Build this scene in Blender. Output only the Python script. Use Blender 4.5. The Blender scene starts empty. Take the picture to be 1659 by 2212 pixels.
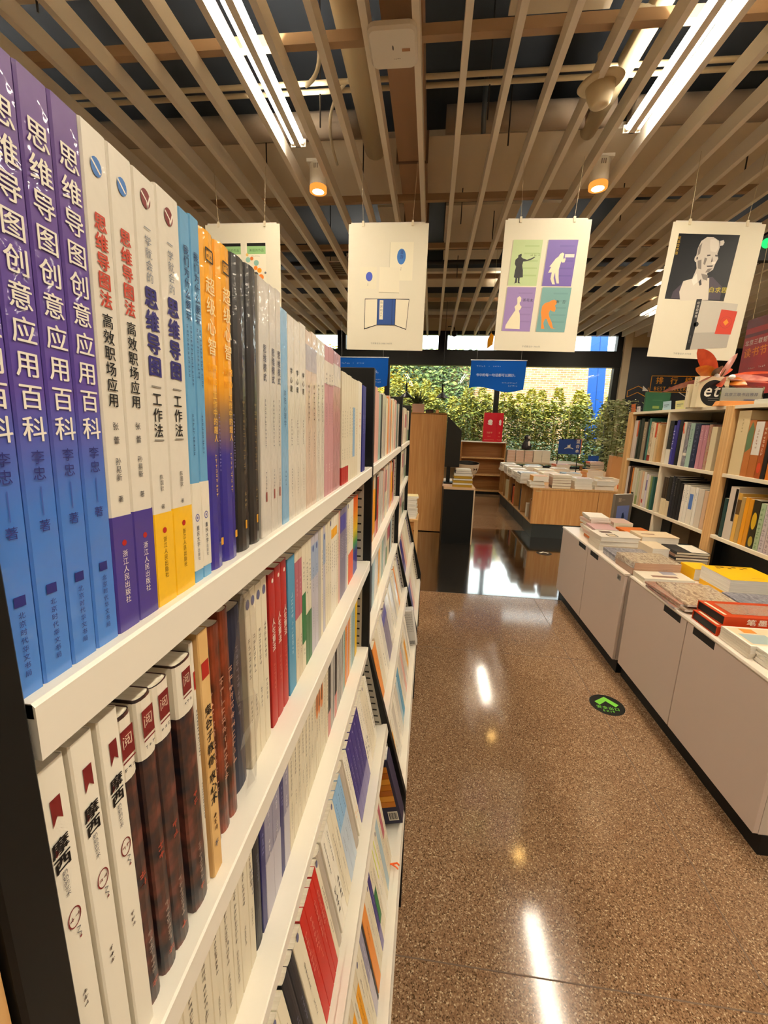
import bpy, bmesh, math, random
from mathutils import Vector, Matrix
random.seed(7)
sc = bpy.context.scene
C = sc.collection
# ---------------------------------------------------------------- camera
def rot_cam(yaw, pitch, roll):
    cy, sy, cp, sp = math.cos(yaw), math.sin(yaw), math.cos(pitch), math.sin(pitch)
    f = Vector((sy*cp, cy*cp, sp)); r0 = Vector((cy, -sy, 0)); d0 = f.cross(r0)
    cr, sr = math.cos(roll), math.sin(roll)
    r = cr*r0 + sr*d0; d = -sr*r0 + cr*d0
    return Matrix(((r.x, -d.x, -f.x), (r.y, -d.y, -f.y), (r.z, -d.z, -f.z)))
cam_d = bpy.data.cameras.new('camera'); cam = bpy.data.objects.new('camera', cam_d); C.objects.link(cam)
cam_d.sensor_fit = 'VERTICAL'; cam_d.sensor_height = 36.0; cam_d.lens = 890.0/2212.0*36.0
cam_d.clip_start = 0.01; cam_d.clip_end = 200
cam.matrix_world = Matrix.Translation((0, 0, 1.5)) @ rot_cam(math.radians(-6.0), math.radians(-12.0), math.radians(-1.62)).to_4x4()
sc.camera = cam
# ---------------------------------------------------------------- sky, sun, exposure
w = bpy.data.worlds.new('sky'); sc.world = w; w.use_nodes = True
bg = w.node_tree.nodes['Background']; bg.inputs[0].default_value = (0.97, 0.98, 1.0, 1); bg.inputs[1].default_value = 3.6
sun_d = bpy.data.lights.new('sun', 'SUN'); sun_d.energy = 4.0; sun_d.angle = 0.02; sun_d.color = (1.0, .93, .78)
sun = bpy.data.objects.new('sun', sun_d); C.objects.link(sun); sun.rotation_euler = (math.radians(38), 0, math.radians(-25))
vs = sc.view_settings
vs.view_transform = 'Standard'; vs.look = 'None'; vs.gamma = 1.0; vs.use_curve_mapping = False; vs.exposure = 0.68
try:
    sc.cycles.max_bounces = 8; sc.cycles.diffuse_bounces = 6; sc.cycles.glossy_bounces = 3; sc.cycles.transparent_max_bounces = 12
    sc.cycles.use_denoising = True; sc.cycles.sample_clamp_indirect = 6.0
except Exception: pass
TUBE_COL, TUBE_STR = (1.0, .89, .71), 85.0
SPOT_COL, SPOT_STR = (1.0, .58, .16), 40.0
# ---------------------------------------------------------------- materials
def s2l(c):
    c /= 255.0
    return c/12.92 if c <= .04045 else ((c+.055)/1.055)**2.4
def hx(h): return tuple(s2l(int(h[i:i+2], 16)) for i in (0, 2, 4)) + (1,)
MATS = {}
def mat(name, col=None, rough=.55, spec=.5, coat=0, coatr=.08, metal=0, emit=0, bump=0, bscale=60, coatbump=0):
    if name in MATS: return MATS[name]
    m = bpy.data.materials.new(name); m.use_nodes = True; nt = m.node_tree
    b = nt.nodes['Principled BSDF']
    b.inputs['Base Color'].default_value = hx(col) if isinstance(col, str) else (*col, 1)
    b.inputs['Roughness'].default_value = rough; b.inputs['Metallic'].default_value = metal
    b.inputs['Specular IOR Level'].default_value = spec
    b.inputs['Coat Weight'].default_value = coat; b.inputs['Coat Roughness'].default_value = coatr
    if emit:
        b.inputs['Emission Color'].default_value = b.inputs['Base Color'].default_value; b.inputs['Emission Strength'].default_value = emit
    if bump or coatbump:
        tc = nt.nodes.new('ShaderNodeTexCoord'); n = nt.nodes.new('ShaderNodeTexNoise'); bm_ = nt.nodes.new('ShaderNodeBump')
        n.inputs['Scale'].default_value = bscale; n.inputs['Detail'].default_value = 3
        bm_.inputs['Strength'].default_value = max(bump, coatbump); bm_.inputs['Distance'].default_value = .004
        nt.links.new(tc.outputs['Object'], n.inputs['Vector']); nt.links.new(n.outputs['Fac'], bm_.inputs['Height'])
        if bump: nt.links.new(bm_.outputs['Normal'], b.inputs['Normal'])
        if coatbump: nt.links.new(bm_.outputs['Normal'], b.inputs['Coat Normal'])
    MATS[name] = m
    return m
def M(h, rough=.55, **k):            # plain coloured material named by colour
    return mat('paint_%s_%d_%s' % (h, int(rough*100), '_'.join('%s%g' % kv for kv in sorted(k.items()))), h, rough, **k)
def P(h): return M(h, .42, spec=.3)            # printed paper
def W(h): return M(h, .4, coat=.75, coatr=.06, coatbump=.6, bscale=45)   # shrink wrapped cover
def nodes_of(m):
    nt = m.node_tree; return nt, nt.nodes['Principled BSDF'], nt.links
def ramp(nt, stops, interp='LINEAR'):
    r = nt.nodes.new('ShaderNodeValToRGB'); r.color_ramp.interpolation = interp
    e = r.color_ramp.elements
    while len(e) < len(stops): e.new(.5)
    for i, (p, c) in enumerate(stops): e[i].position = p; e[i].color = hx(c)
    return r
def gradient_mat(name, stops, zmax, wrap=True):
    m = mat(name, 'ffffff', .38, coat=1.0 if wrap else .2, coatr=.06, coatbump=.6 if wrap else 0, bscale=45); nt, b, L = nodes_of(m)
    tc = nt.nodes.new('ShaderNodeTexCoord'); sx = nt.nodes.new('ShaderNodeSeparateXYZ'); mr = nt.nodes.new('ShaderNodeMapRange')
    mr.inputs['From Max'].default_value = zmax; r = ramp(nt, stops)
    nz = nt.nodes.new('ShaderNodeTexNoise'); nz.inputs['Scale'].default_value = 25
    ad = nt.nodes.new('ShaderNodeMath'); ad.operation = 'MULTIPLY_ADD'; ad.inputs[1].default_value = .12; 
    L.new(tc.outputs['Object'], sx.inputs[0]); L.new(tc.outputs['Object'], nz.inputs['Vector']); L.new(sx.outputs['Z'], mr.inputs['Value'])
    L.new(nz.outputs['Fac'], ad.inputs[0]); L.new(mr.outputs[0], ad.inputs[2]); L.new(ad.outputs[0], r.inputs[0]); L.new(r.outputs[0], b.inputs['Base Color'])
    return m
def noise_mat(name, stops, scale=8, rough=.5, stretch=(1, 1, 1), detail=4, coat=0, distortion=0, bump=0):
    m = mat(name, 'ffffff', rough, coat=coat); nt, b, L = nodes_of(m)
    tc = nt.nodes.new('ShaderNodeTexCoord'); mp = nt.nodes.new('ShaderNodeMapping'); mp.inputs['Scale'].default_value = stretch
    nz = nt.nodes.new('ShaderNodeTexNoise'); nz.inputs['Scale'].default_value = scale; nz.inputs['Detail'].default_value = detail; nz.inputs['Distortion'].default_value = distortion
    r = ramp(nt, stops); L.new(tc.outputs['Object'], mp.inputs[0]); L.new(mp.outputs[0], nz.inputs['Vector']); L.new(nz.outputs['Fac'], r.inputs[0]); L.new(r.outputs[0], b.inputs['Base Color'])
    if bump:
        bb = nt.nodes.new('ShaderNodeBump'); bb.inputs['Strength'].default_value = bump; bb.inputs['Distance'].default_value = .003
        L.new(nz.outputs['Fac'], bb.inputs['Height']); L.new(bb.outputs['Normal'], b.inputs['Normal'])
    return m
def terrazzo(name, base, chips, scale, rough):
    m = mat(name, 'ffffff', rough, spec=.55); nt, b, L = nodes_of(m)
    tc = nt.nodes.new('ShaderNodeTexCoord'); v = nt.nodes.new('ShaderNodeTexVoronoi'); v.inputs['Scale'].default_value = scale
    sp = nt.nodes.new('ShaderNodeSeparateColor'); r = ramp(nt, chips, 'CONSTANT')
    n = nt.nodes.new('ShaderNodeTexNoise'); n.inputs['Scale'].default_value = 1.3; n.inputs['Detail'].default_value = 5
    r2 = ramp(nt, base); mx = nt.nodes.new('ShaderNodeMix'); mx.data_type = 'RGBA'; mx.blend_type = 'MULTIPLY'; mx.inputs[0].default_value = 1
    L.new(tc.outputs['Object'], v.inputs['Vector']); L.new(v.outputs['Color'], sp.inputs[0]); L.new(sp.outputs[0], r.inputs[0])
    L.new(tc.outputs['Object'], n.inputs['Vector']); L.new(n.outputs['Fac'], r2.inputs[0]); L.new(r.outputs[0], mx.inputs[6]); L.new(r2.outputs[0], mx.inputs[7]); L.new(mx.outputs[2], b.inputs['Base Color'])
    mr = nt.nodes.new('ShaderNodeMapRange'); mr.inputs['To Min'].default_value = rough*.75; mr.inputs['To Max'].default_value = rough*1.35
    L.new(n.outputs['Fac'], mr.inputs['Value']); L.new(mr.outputs[0], b.inputs['Roughness'])
    bb = nt.nodes.new('ShaderNodeBump'); bb.inputs['Strength'].default_value = .05; bb.inputs['Distance'].default_value = .002
    L.new(sp.outputs[1], bb.inputs['Height']); L.new(bb.outputs['Normal'], b.inputs['Normal'])
    return m
def glass_mat(name, tint='ffffff', f=.07):
    if name in MATS: return MATS[name]
    m = bpy.data.materials.new(name); m.use_nodes = True; nt = m.node_tree; nt.nodes.clear()
    o = nt.nodes.new('ShaderNodeOutputMaterial'); t = nt.nodes.new('ShaderNodeBsdfTransparent'); g = nt.nodes.new('ShaderNodeBsdfGlossy'); x = nt.nodes.new('ShaderNodeMixShader')
    fr = nt.nodes.new('ShaderNodeFresnel'); fr.inputs[0].default_value = 1.45
    t.inputs[0].default_value = hx(tint); g.inputs['Roughness'].default_value = .02 if f < .2 else .12
    if f < .2: nt.links.new(fr.outputs[0], x.inputs[0])
    else: x.inputs[0].default_value = f
    nt.links.new(t.outputs[0], x.inputs[1]); nt.links.new(g.outputs[0], x.inputs[2]); nt.links.new(x.outputs[0], o.inputs[0])
    MATS[name] = m; return m
def emitter(name, col, strength):
    if name in MATS: return MATS[name]
    m = bpy.data.materials.new(name); m.use_nodes = True; nt = m.node_tree; nt.nodes.clear()
    o = nt.nodes.new('ShaderNodeOutputMaterial'); e = nt.nodes.new('ShaderNodeEmission'); e.inputs[0].default_value = (*col, 1); e.inputs[1].default_value = strength
    nt.links.new(e.outputs[0], o.inputs[0]); MATS[name] = m; return m
WHITE = mat('white_powder_coat', 'e6dfd0', .38)
BLACK = mat('black_laminate', '080a0a', .5, spec=.3)
DOOR = mat('door_laminate', 'd0beb2', .5, bump=.05, bscale=300)
PAGE = noise_mat('page_edges', [(.3, 'd9cdb4'), (.7, 'ece3cf')], 6, .8, (1, 60, 1))
PAGEW = noise_mat('white_page_edges', [(.3, 'd8d2c6'), (.7, 'f0ece2')], 6, .8, (1, 60, 1))
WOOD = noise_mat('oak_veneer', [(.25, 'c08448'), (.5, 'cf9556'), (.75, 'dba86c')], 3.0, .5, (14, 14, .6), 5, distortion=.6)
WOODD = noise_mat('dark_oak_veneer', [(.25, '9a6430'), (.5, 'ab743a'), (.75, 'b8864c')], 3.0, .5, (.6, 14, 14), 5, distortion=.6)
PINE = noise_mat('pine_edge', [(.25, 'b98a52'), (.5, 'cda066'), (.75, 'd8b27c')], 3.0, .55, (30, 30, .8), 4, distortion=.8)
GREYM = mat('grey_metal', '9a9a96', .45, metal=.6)
CREAM = mat('cream_paint', 'd9c9a8', .6)
# ---------------------------------------------------------------- geometry helpers
class MB:
    def __init__(s): s.v, s.f = [], []
    def quad(s, *p):
        n = len(s.v); s.v += [tuple(q) for q in p]; s.f.append(tuple(range(n, n+len(p))))
    def box(s, x0, x1, y0, y1, z0, z1):
        n = len(s.v); s.v += [(x0,y0,z0),(x1,y0,z0),(x1,y1,z0),(x0,y1,z0),(x0,y0,z1),(x1,y0,z1),(x1,y1,z1),(x0,y1,z1)]
        for q in ((0,3,2,1),(4,5,6,7),(0,1,5,4),(1,2,6,5),(2,3,7,6),(3,0,4,7)): s.f.append(tuple(n+i for i in q))
        return s
    def prism(s, poly, a, b, axis='z'):
        """extrude polygon (list of 2-tuples) from a to b along the axis"""
        k = len(poly); n = len(s.v)
        def pt(p, h): return {'z': (p[0], p[1], h), 'y': (p[0], h, p[1]), 'x': (h, p[0], p[1])}[axis]
        s.v += [pt(p, a) for p in poly] + [pt(p, b) for p in poly]
        s.f.append(tuple(n+i for i in range(k))[::-1]); s.f.append(tuple(n+k+i for i in range(k)))
        for i in range(k): j = (i+1) % k; s.f.append((n+i, n+j, n+k+j, n+k+i))
        return s
    def tube(s, pts, r, seg=8, cap=True):
        pts = [Vector(p) for p in pts]; n0 = len(s.v); up = Vector((0, 0, 1))
        for i, p in enumerate(pts):
            t = (pts[min(i+1, len(pts)-1)] - pts[max(i-1, 0)]).normalized()
            a = t.cross(up)
            if a.length < 1e-4: a = t.cross(Vector((1, 0, 0)))
            a.normalize(); b = t.cross(a); rr = r[i] if isinstance(r, (list, tuple)) else r
            for k in range(seg):
                q = p + rr*(math.cos(2*math.pi*k/seg)*a + math.sin(2*math.pi*k/seg)*b); s.v.append(tuple(q))
        for i in range(len(pts)-1):
            for k in range(seg):
                j = (k+1) % seg; s.f.append((n0+i*seg+k, n0+i*seg+j, n0+(i+1)*seg+j, n0+(i+1)*seg+k))
        if cap:
            s.f.append(tuple(n0+k for k in range(seg))[::-1]); s.f.append(tuple(n0+(len(pts)-1)*seg+k for k in range(seg)))
        return s
    def lathe(s, prof, seg=24, c=(0, 0, 0)):
        n0 = len(s.v)
        for r, z in prof:
            for k in range(seg): a = 2*math.pi*k/seg; s.v.append((c[0]+r*math.cos(a), c[1]+r*math.sin(a), c[2]+z))
        for i in range(len(prof)-1):
            for k in range(seg): j = (k+1) % seg; s.f.append((n0+i*seg+k, n0+i*seg+j, n0+(i+1)*seg+j, n0+(i+1)*seg+k))
        if prof[0][0] > 1e-5: s.f.append(tuple(n0+k for k in range(seg))[::-1])
        if prof[-1][0] > 1e-5: s.f.append(tuple(n0+(len(prof)-1)*seg+k for k in range(seg)))
        return s
    def mesh(s, name, bev=0, smooth=False):
        me = bpy.data.meshes.new(name); me.from_pydata(s.v, [], s.f)
        bm = bmesh.new(); bm.from_mesh(me)
        if bev:
            bmesh.ops.remove_doubles(bm, verts=bm.verts, dist=1e-6)
            bmesh.ops.bevel(bm, geom=[e for e in bm.edges if len(e.link_faces) == 2 and e.calc_face_angle(0) > .5], offset=bev, segments=1, affect='EDGES', clamp_overlap=True)
        bmesh.ops.recalc_face_normals(bm, faces=bm.faces)
        bm.to_mesh(me); bm.free()
        if smooth:
            for p in me.polygons: p.use_smooth = True
        return me
def obj(name, mb, m, parent=None, bev=0, smooth=False, kind=None, label=None):
    me = mb.mesh(name, bev, smooth) if isinstance(mb, MB) else mb
    if m is not None and not len(me.materials): me.materials.append(m)
    o = bpy.data.objects.new(name, me); C.objects.link(o)
    if parent: o.parent = parent
    if kind: o['kind'] = kind
    if label: o['label'] = label
    return o
def box(x0, x1, y0, y1, z0, z1): return MB().box(x0, x1, y0, y1, z0, z1)
def tag(o, label, cat, group=None):
    o['label'] = label; o['category'] = cat
    if group: o['group'] = group
    return o
def thing(name, label, cat, loc=(0, 0, 0), rot=(0, 0, 0), group=None):
    o = bpy.data.objects.new(name, None); C.objects.link(o); o.empty_display_size = .05
    o.location = loc; o.rotation_euler = rot
    return tag(o, label, cat, group)
def struct(name, mb, m, parent=None, **k):
    o = obj(name, mb, m, parent, **k)
    if not parent: o['kind'] = 'structure'
    return o
def dup(root, loc, rot=(0, 0, 0), label=None, group=None):
    r = root.copy(); C.objects.link(r); r.location = loc; r.rotation_euler = rot
    if label: r['label'] = label
    if group: r['group'] = group
    for ch in root.children:
        c = ch.copy(); C.objects.link(c); c.parent = r
        for g in ch.children:
            d = g.copy(); C.objects.link(d); d.parent = c
    return r
# ---------------------------------------------------------------- lettering
GL = {}
def glyph(ch, bold=0):
    k = (ch, bold)
    if k not in GL:
        cu = bpy.data.curves.new('glyph', 'FONT'); cu.body = ch; cu.size = 1; cu.resolution_u = 2; cu.fill_mode = 'FRONT'; cu.offset = bold
        o = bpy.data.objects.new('glyph', cu); me = bpy.data.meshes.new_from_object(o)
        xs = [v.co.x for v in me.vertices] or [0]
        adv = 1.0 if ord(ch) > 0x2e00 else (max(xs) + .08 if ch != ' ' else .35)
        GL[k] = ([(v.co.x, v.co.y) for v in me.vertices], [tuple(p.vertices) for p in me.polygons], adv)
        bpy.data.objects.remove(o); bpy.data.curves.remove(cu); bpy.data.meshes.remove(me)
    return GL[k]
_r = random.Random(3)
class Flat:
    """flat print on a plane: origin O, right U, up V (3-D); everything lies e in front of the plane"""
    def __init__(s, O, U, V, e=.0004):
        s.O, s.U, s.V = Vector(O), Vector(U).normalized(), Vector(V).normalized(); s.N = s.U.cross(s.V); s.e = e; s.mb = MB(); s.sh = 0.0
    def p(s, u, v): return tuple(s.O + u*s.U + v*s.V + s.e*s.N)
    def poly(s, pts): s.mb.quad(*[s.p(*q) for q in pts]); return s
    def rect(s, u0, u1, v0, v1): return s.poly([(u0, v0), (u1, v0), (u1, v1), (u0, v1)])
    def disc(s, u, v, ru, rv=None, n=20, a0=0):
        rv = rv or ru; return s.poly([(u+ru*math.cos(a0+2*math.pi*i/n), v+rv*math.sin(a0+2*math.pi*i/n)) for i in range(n)])
    def ring(s, u, v, ru, rv, t, n=20):
        for i in range(n):
            a, b = 2*math.pi*i/n, 2*math.pi*(i+1)/n
            s.poly([(u+(ru-t)*math.cos(a), v+(rv-t)*math.sin(a)), (u+ru*math.cos(a), v+rv*math.sin(a)), (u+ru*math.cos(b), v+rv*math.sin(b)), (u+(ru-t)*math.cos(b), v+(rv-t)*math.sin(b))])
        return s
    def line(s, pts, t):
        for (a, b), (c, d) in zip(pts, pts[1:]):
            L = math.hypot(c-a, d-b) or 1; x, y = -(d-b)/L*t/2, (c-a)/L*t/2
            s.poly([(a-x, b-y), (c-x, d-y), (c+x, d+y), (a+x, b+y)])
        return s
    def char(s, ch, u, v, sz, bold=0, wx=1.0):
        s.put(ch, u - .5*sz*wx, v, sz, bold, wx)
    def put(s, ch, u, v, sz, bold, wx):      # heavy weights: the outline struck several times
        vs, fs, adv = glyph(ch); e0 = s.e
        for k, (dx, dy) in enumerate(((-1, -.4), (1, -.4), (0, .7)) if bold else ((0, 0),)):
            n = len(s.mb.v); s.e = e0 + k*.000012
            for x, y in vs: s.mb.v.append(s.p(u + (x + dx*bold + s.sh*y)*sz*wx, v + (y - .36 + dy*bold)*sz))
            for f in fs: s.mb.f.append(tuple(n+i for i in f))
        s.e = e0
    def blur(s, u, v, sz):             # a character too small to read: a few strokes
        for i in range(2):
            y = v + (_r.random()-.5)*sz*.7; s.rect(u-sz*.38, u+sz*.38*_r.uniform(.5, 1), y-sz*.06, y+sz*.06)
        x = u + (_r.random()-.5)*sz*.5; s.rect(x-sz*.06, x+sz*.06, v-sz*.4, v+sz*.4*_r.uniform(.4, 1))
    def vtext(s, t, u, v, sz, bold=0, gap=1.06, wx=1.0):   # stacked downwards, v = top
        if t[0] == '#':
            for i in range(int(t[1:])): s.blur(u, v - sz*(.5 + i*gap), sz)
        else:
            for i, ch in enumerate(t):
                if ch != ' ': s.char(ch, u, v - sz*(.5 + i*gap), sz, bold, wx)
        return s
    def htext(s, t, u, v, sz, bold=0, gap=.04, centre=False, wx=1.0):
        if t[0] == '#':
            n = int(t[1:])
            if centre: u -= n*sz*.55
            for i in range(n): s.blur(u + sz*(.5 + i*1.1), v, sz)
            return s
        ad = [(glyph(c)[2] + gap)*sz*wx for c in t]
        if centre: u -= sum(ad)/2
        for ch, a in zip(t, ad):
            if ch != ' ':
                s.put(ch, u, v, sz, bold, wx)
            u += a
        return s
    def obj(s, name, m, parent, label=None): return obj(name, s.mb, m, parent, label=label) if s.mb.v else None
def word(n):
    o = ['', 'first', 'second', 'third', 'fourth', 'fifth', 'sixth', 'seventh', 'eighth', 'ninth', 'tenth', 'eleventh', 'twelfth', 'thirteenth', 'fourteenth', 'fifteenth', 'sixteenth', 'seventeenth', 'eighteenth', 'nineteenth']
    t = {2: 'twent', 3: 'thirt', 4: 'fort', 5: 'fift', 6: 'sixt'}
    if n < 20: return o[n]
    return t[n//10] + ('ieth' if n % 10 == 0 else 'y-' + o[n % 10])
# ---------------------------------------------------------------- books
BK = {}
def spine_outline(w, d, b, e=0.0):
    """outer U: back edge, side, spine, side, back edge; b = bulge of the spine, e = offset outwards"""
    h = w/2 + e
    if b < .0006: arc = [(-.0008+e, -h), (e, -h+.0008), (e, h-.0008), (-.0008+e, h)]
    else:
        arc = []
        for i in range(7):
            a = -math.pi/2 + math.pi*i/6; arc.append((-b + (b+e)*math.cos(a), h*math.sin(a)))
    return [(-d, -h)] + arc + [(-d, h)]
def book(name, w, h, d, cov, label, group, loc, rot=(0, 0, 0), b=0.0, hard=False, bands=(), text=(), art=(), front=None, pages=None, key=None, cat='book', wrap=None):
    """standing book: spine on +x at x=0, thickness on y, height on z; repeats share the meshes of their key"""
    if key and key in BK: return dup(BK[key], loc, rot, label, group)
    t = .0022 if hard else .0006
    mb = MB(); out = spine_outline(w, d, b); pin = ([(-b-t, -w/2+t), (-b-t, w/2-t)] if b < .0006 else [(-b + (b-t)*math.cos(-math.pi/2+math.pi*i/6), (w/2-t)*math.sin(-math.pi/2+math.pi*i/6)) for i in range(7)]); inn = [(-d, w/2-t)] + pin[::-1] + [(-d, -w/2+t)]
    mb.prism(out + inn, 0, h)
    root = obj(name, mb, cov); tag(root, label, cat, group); root.location = loc; root.rotation_euler = rot
    ins = .003 if hard else .0004
    obj('pages', MB().prism([(-d+ins+.001, -w/2+t)] + pin + [(-d+ins+.001, w/2-t)], ins, h-ins), pages or PAGE, root)
    for i, (z0, z1, m) in enumerate(bands):
        ol = spine_outline(w, d*.98, b, .0003 + .0001*i); bm_ = MB()
        for p, q in zip(ol, ol[1:]): bm_.quad((p[0], p[1], z0), (q[0], q[1], z0), (q[0], q[1], z1), (p[0], p[1], z1))
        obj('paper_band', bm_, m, root)
    groups = {}
    for (s, zt, sz, m, *o) in text:
        o = dict(zip(('bold', 'y', 'gap', 'wx'), o)) if not (o and isinstance(o[0], dict)) else o[0]
        f = groups.setdefault(m.name, (m, Flat((0, 0, 0), (0, 1, 0), (0, 0, 1), .00046)))[1]
        f.vtext(s, o.get('y', 0), zt, sz, o.get('bold', 0), o.get('gap', 1.06), o.get('wx', 1.0))
    for m, f in groups.values(): f.obj('lettering', m, root)
    groups = {}
    for (fn, m) in art:
        f = groups.setdefault(m.name, (m, Flat((0, 0, 0), (0, 1, 0), (0, 0, 1), .00036 + .00005*len(groups))))[1]; fn(f)
    for m, f in groups.values(): f.obj('logo', m, root)
    if front:
        F = {}
        for (fn, m) in front:
            f = F.setdefault(m.name, (m, Flat((0, w/2, 0), (-1, 0, 0), (0, 0, 1), .0006 + .00015*len(F))))[1]; fn(f)
        for m, f in F.values(): f.obj('cover_print', m, root)
    if key: BK[key] = root
    return root
# ================================================================ ROOM
TERR = terrazzo('terrazzo', [(.3, 'd0c2b0'), (.7, 'f2e8da')], [(0, '58432f'), (.12, '8a6f58'), (.36, '9c8068'), (.62, '7e6550'), (.8, 'ac967e'), (.95, 'd4c4ac')], 300, .09)
GRAN = terrazzo('dark_granite', [(.3, 'b9b0a4'), (.7, 'e9e2d8')], [(0, '14110d'), (.3, '1f1a14'), (.7, '2a231a'), (.93, '3a3020')], 160, .09)
for k_, v_ in (('IOR', 2.1), ('Coat Weight', 1.0), ('Coat IOR', 1.9), ('Coat Roughness', .07)): GRAN.node_tree.nodes['Principled BSDF'].inputs[k_].default_value = v_
fl = struct('floor', box(-7, 9, -5, 3.61, -.1, 0), TERR)
obj('granite_strip', box(-7, 9, 3.61, 6.18, -.1, 0), GRAN, fl)
obj('terrazzo_panel', box(-7, 9, 6.18, 10.75, -.1, 0), TERR, fl)
JT = M('5b4634', .6)
for i, (x0, x1, y0, y1) in enumerate(((1.0, 1.0035, -5, 3.61), (-7, 9, 2.62, 2.6235), (-7, 9, .9, .9035), (-7, 9, -1.2, -1.1965), (-.9, -.8965, -5, 3.61), (-7, 9, 3.605, 3.612))):
    obj('floor_joint', box(x0, x1, y0, y1, -.001, .0006), JT, fl)
WALLM = M('cbb894', .8)
struct('wall_front', box(-7, 9, -5.1, -5, 0, 4.6), WALLM)
struct('wall_left', box(-7.1, -7, -5, 10.75, 0, 4.6), WALLM)
struct('wall_right', box(9, 9.1, -5, 10.75, 0, 4.6), WALLM)
wb = struct('wall_back', MB().box(4.3, 9, 10.6, 10.75, 0, 4.6).box(-7, 4.3, 10.6, 10.75, 3.7, 4.6).box(-7, -4.2, 10.6, 10.75, 0, 3.7).box(-4.2, 4.3, 10.6, 10.75, 0, .55), WALLM)
# window wall: black frame, transom beam, panes
FRM = M('090c0e', .45, spec=.35)
win = struct('window_1', MB().box(-4.2, 4.3, 10.56, 10.74, 2.94, 3.29), FRM)
for x0, x1, z0, z1 in ((-4.2, -4.1, .55, 3.66), (4.17, 4.3, .55, 3.66), (-2.38, -2.17, 3.29, 3.66), (.085, .30, 3.29, 3.66), (-1.19, -1.07, .55, 2.94), (1.5, 1.61, .55, 2.94), (-4.2, 4.3, .5, .6), (-4.2, 4.3, 3.64, 3.72)):
    obj('frame_bar', box(x0, x1, 10.58, 10.72, z0, z1), FRM, win)
GLASS = glass_mat('clear_glass', 'f4faf8')
for x0, x1, z0, z1 in ((-4.1, -2.38, 3.29, 3.64), (-2.17, .085, 3.29, 3.64), (.3, 4.17, 3.29, 3.64), (-4.1, -1.19, .6, 2.94), (-1.07, 1.5, .6, 2.94), (1.61, 4.17, .6, 2.94)):
    obj('pane', box(x0, x1, 10.645, 10.651, z0, z1), GLASS, win)
struct('trim_1', box(4.3, 4.46, 10.5, 10.6, 0, 3.7), M('d8c8aa', .7))
struct('trim_2', box(-4.2, 4.3, 10.35, 10.6, .5, .56), M('c9bda8', .6))
# best-seller board
bd = thing('sign_board', 'navy wall board with orange outlined best sellers lettering', 'sign', (4.47, 10.55, 1.2))
NAVY = M('1b2330', .35); OR = M('f0a024', .5); WH = M('f2efe6', .5)
obj('board', box(0, 4.2, -.03, .04, 0, 2.17), NAVY, bd)
bf = Flat((0, -.03, 0), (1, 0, 0), (0, 0, 1), .003)
bf.line([(.52, 1.21), (.52, 1.56), (1.5, 1.56), (1.5, 1.21), (.52, 1.21)], .016)
bf.htext('排', .62, 1.46, .165, .02); bf.htext('行', .93, 1.46, .165, .02); bf.htext('榜', 1.24, 1.46, .165, .02)
bf.htext('BEST SELLERS', .60, 1.285, .118, .012, wx=.92)
bf.line([(.04, 1.08), (.04, 1.22), (.26, 1.33), (.48, 1.22), (.48, 1.30)], .014); bf.line([(.04, 1.08), (.26, 1.19), (.44, 1.10)], .014)
bf.obj('lettering', OR, bd)
bf = Flat((0, -.03, 0), (1, 0, 0), (0, 0, 1), .004)
bf.line([(1.15, 1.21), (1.65, .92), (2.1, 1.21)], .016); bf.poly([(.36, 1.22), (.5, 1.22), (.36, 1.34)]); bf.obj('logo', WH, bd)
# ================================================================ CEILING
PLEN = M('30363f', .9); SLATM = M('f0e7d8', .5); BEAM = M('e2d4ba', .8); DUCT = M('b09a80', .6); PIPE = M('d6c6a4', .5)
ce = struct('ceiling', box(-7, 9, -5, 10.75, 4.55, 4.65), PLEN)
SP = .2765
slat = None
for k in range(-24, 33):
    x = .092 + SP*k
    if slat is None:
        slat = obj('slat', box(-.02, .02, -4.9, 10.55, 3.6, 3.715), SLATM, ce)
    s = slat if k == -24 else slat.copy()
    if k != -24: C.objects.link(s); s.parent = ce
    s.location.x = x
ch = obj('carrier', box(-6.9, 8.9, -.025, .025, 3.72, 3.78), M('a88a6a', .6), ce); ch.location.y = 2.95
for y in (-3.2, -1.2, .9, 4.75, 5.9, 7.0, 8.2, 9.4):
    c2 = ch.copy(); C.objects.link(c2); c2.parent = ce; c2.location.y = y
for (y0, y1, z0, m) in ((2.0, 3.02, 4.12, BEAM), (4.35, 5.35, 4.05, BEAM), (-1.6, -.9, 4.1, BEAM), (7.7, 8.5, 4.05, BEAM), (10.0, 10.6, 4.0, BEAM)):
    obj('soffit_board', box(-7, 9, y0, y1, z0, z0+.05), m, ce)
SOFF = M('d8ccb6', .8)
for (x0, x1, y0, y1) in ((-3.6, -1.9, 5.45, 6.4), (-.75, -.35, 5.45, 6.6), (.05, .9, 5.45, 7.2), (1.05, 1.5, 5.45, 6.9), (2.0, 3.3, 5.5, 7.1), (4.2, 6, 5.5, 7.0), (-3.9, -2.0, 2.2, 2.9), (-.9, -.5, 2.2, 2.98), (.35, .95, 3.0, 3.2)):
    obj('soffit_panel', box(x0, x1, y0, y1, 4.0, 4.03), SOFF, ce)
for y, z, r, m in ((3.52, 3.93, .017, PIPE), (3.6, 3.93, .017, PIPE), (6.75, 3.86, .03, M('201c18', .5)), (6.2, 3.84, .025, M('3a2e24', .5)), (7.3, 3.85, .015, PIPE), (4.9, 3.85, .012, PIPE)):
    obj('conduit', MB().tube([(-6.9, y, z), (8.9, y, z)], r, 10), m, ce, smooth=True)
for x0, x1 in ((-3.4, -.62), (.0, 1.35), (1.5, 4.4)):
    obj('water_pipe', MB().tube([(x0, 4.15, 4.05), (x1, 4.15, 4.05)], .095, 18), M('a08f7c', .45), ce, smooth=True)
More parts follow.
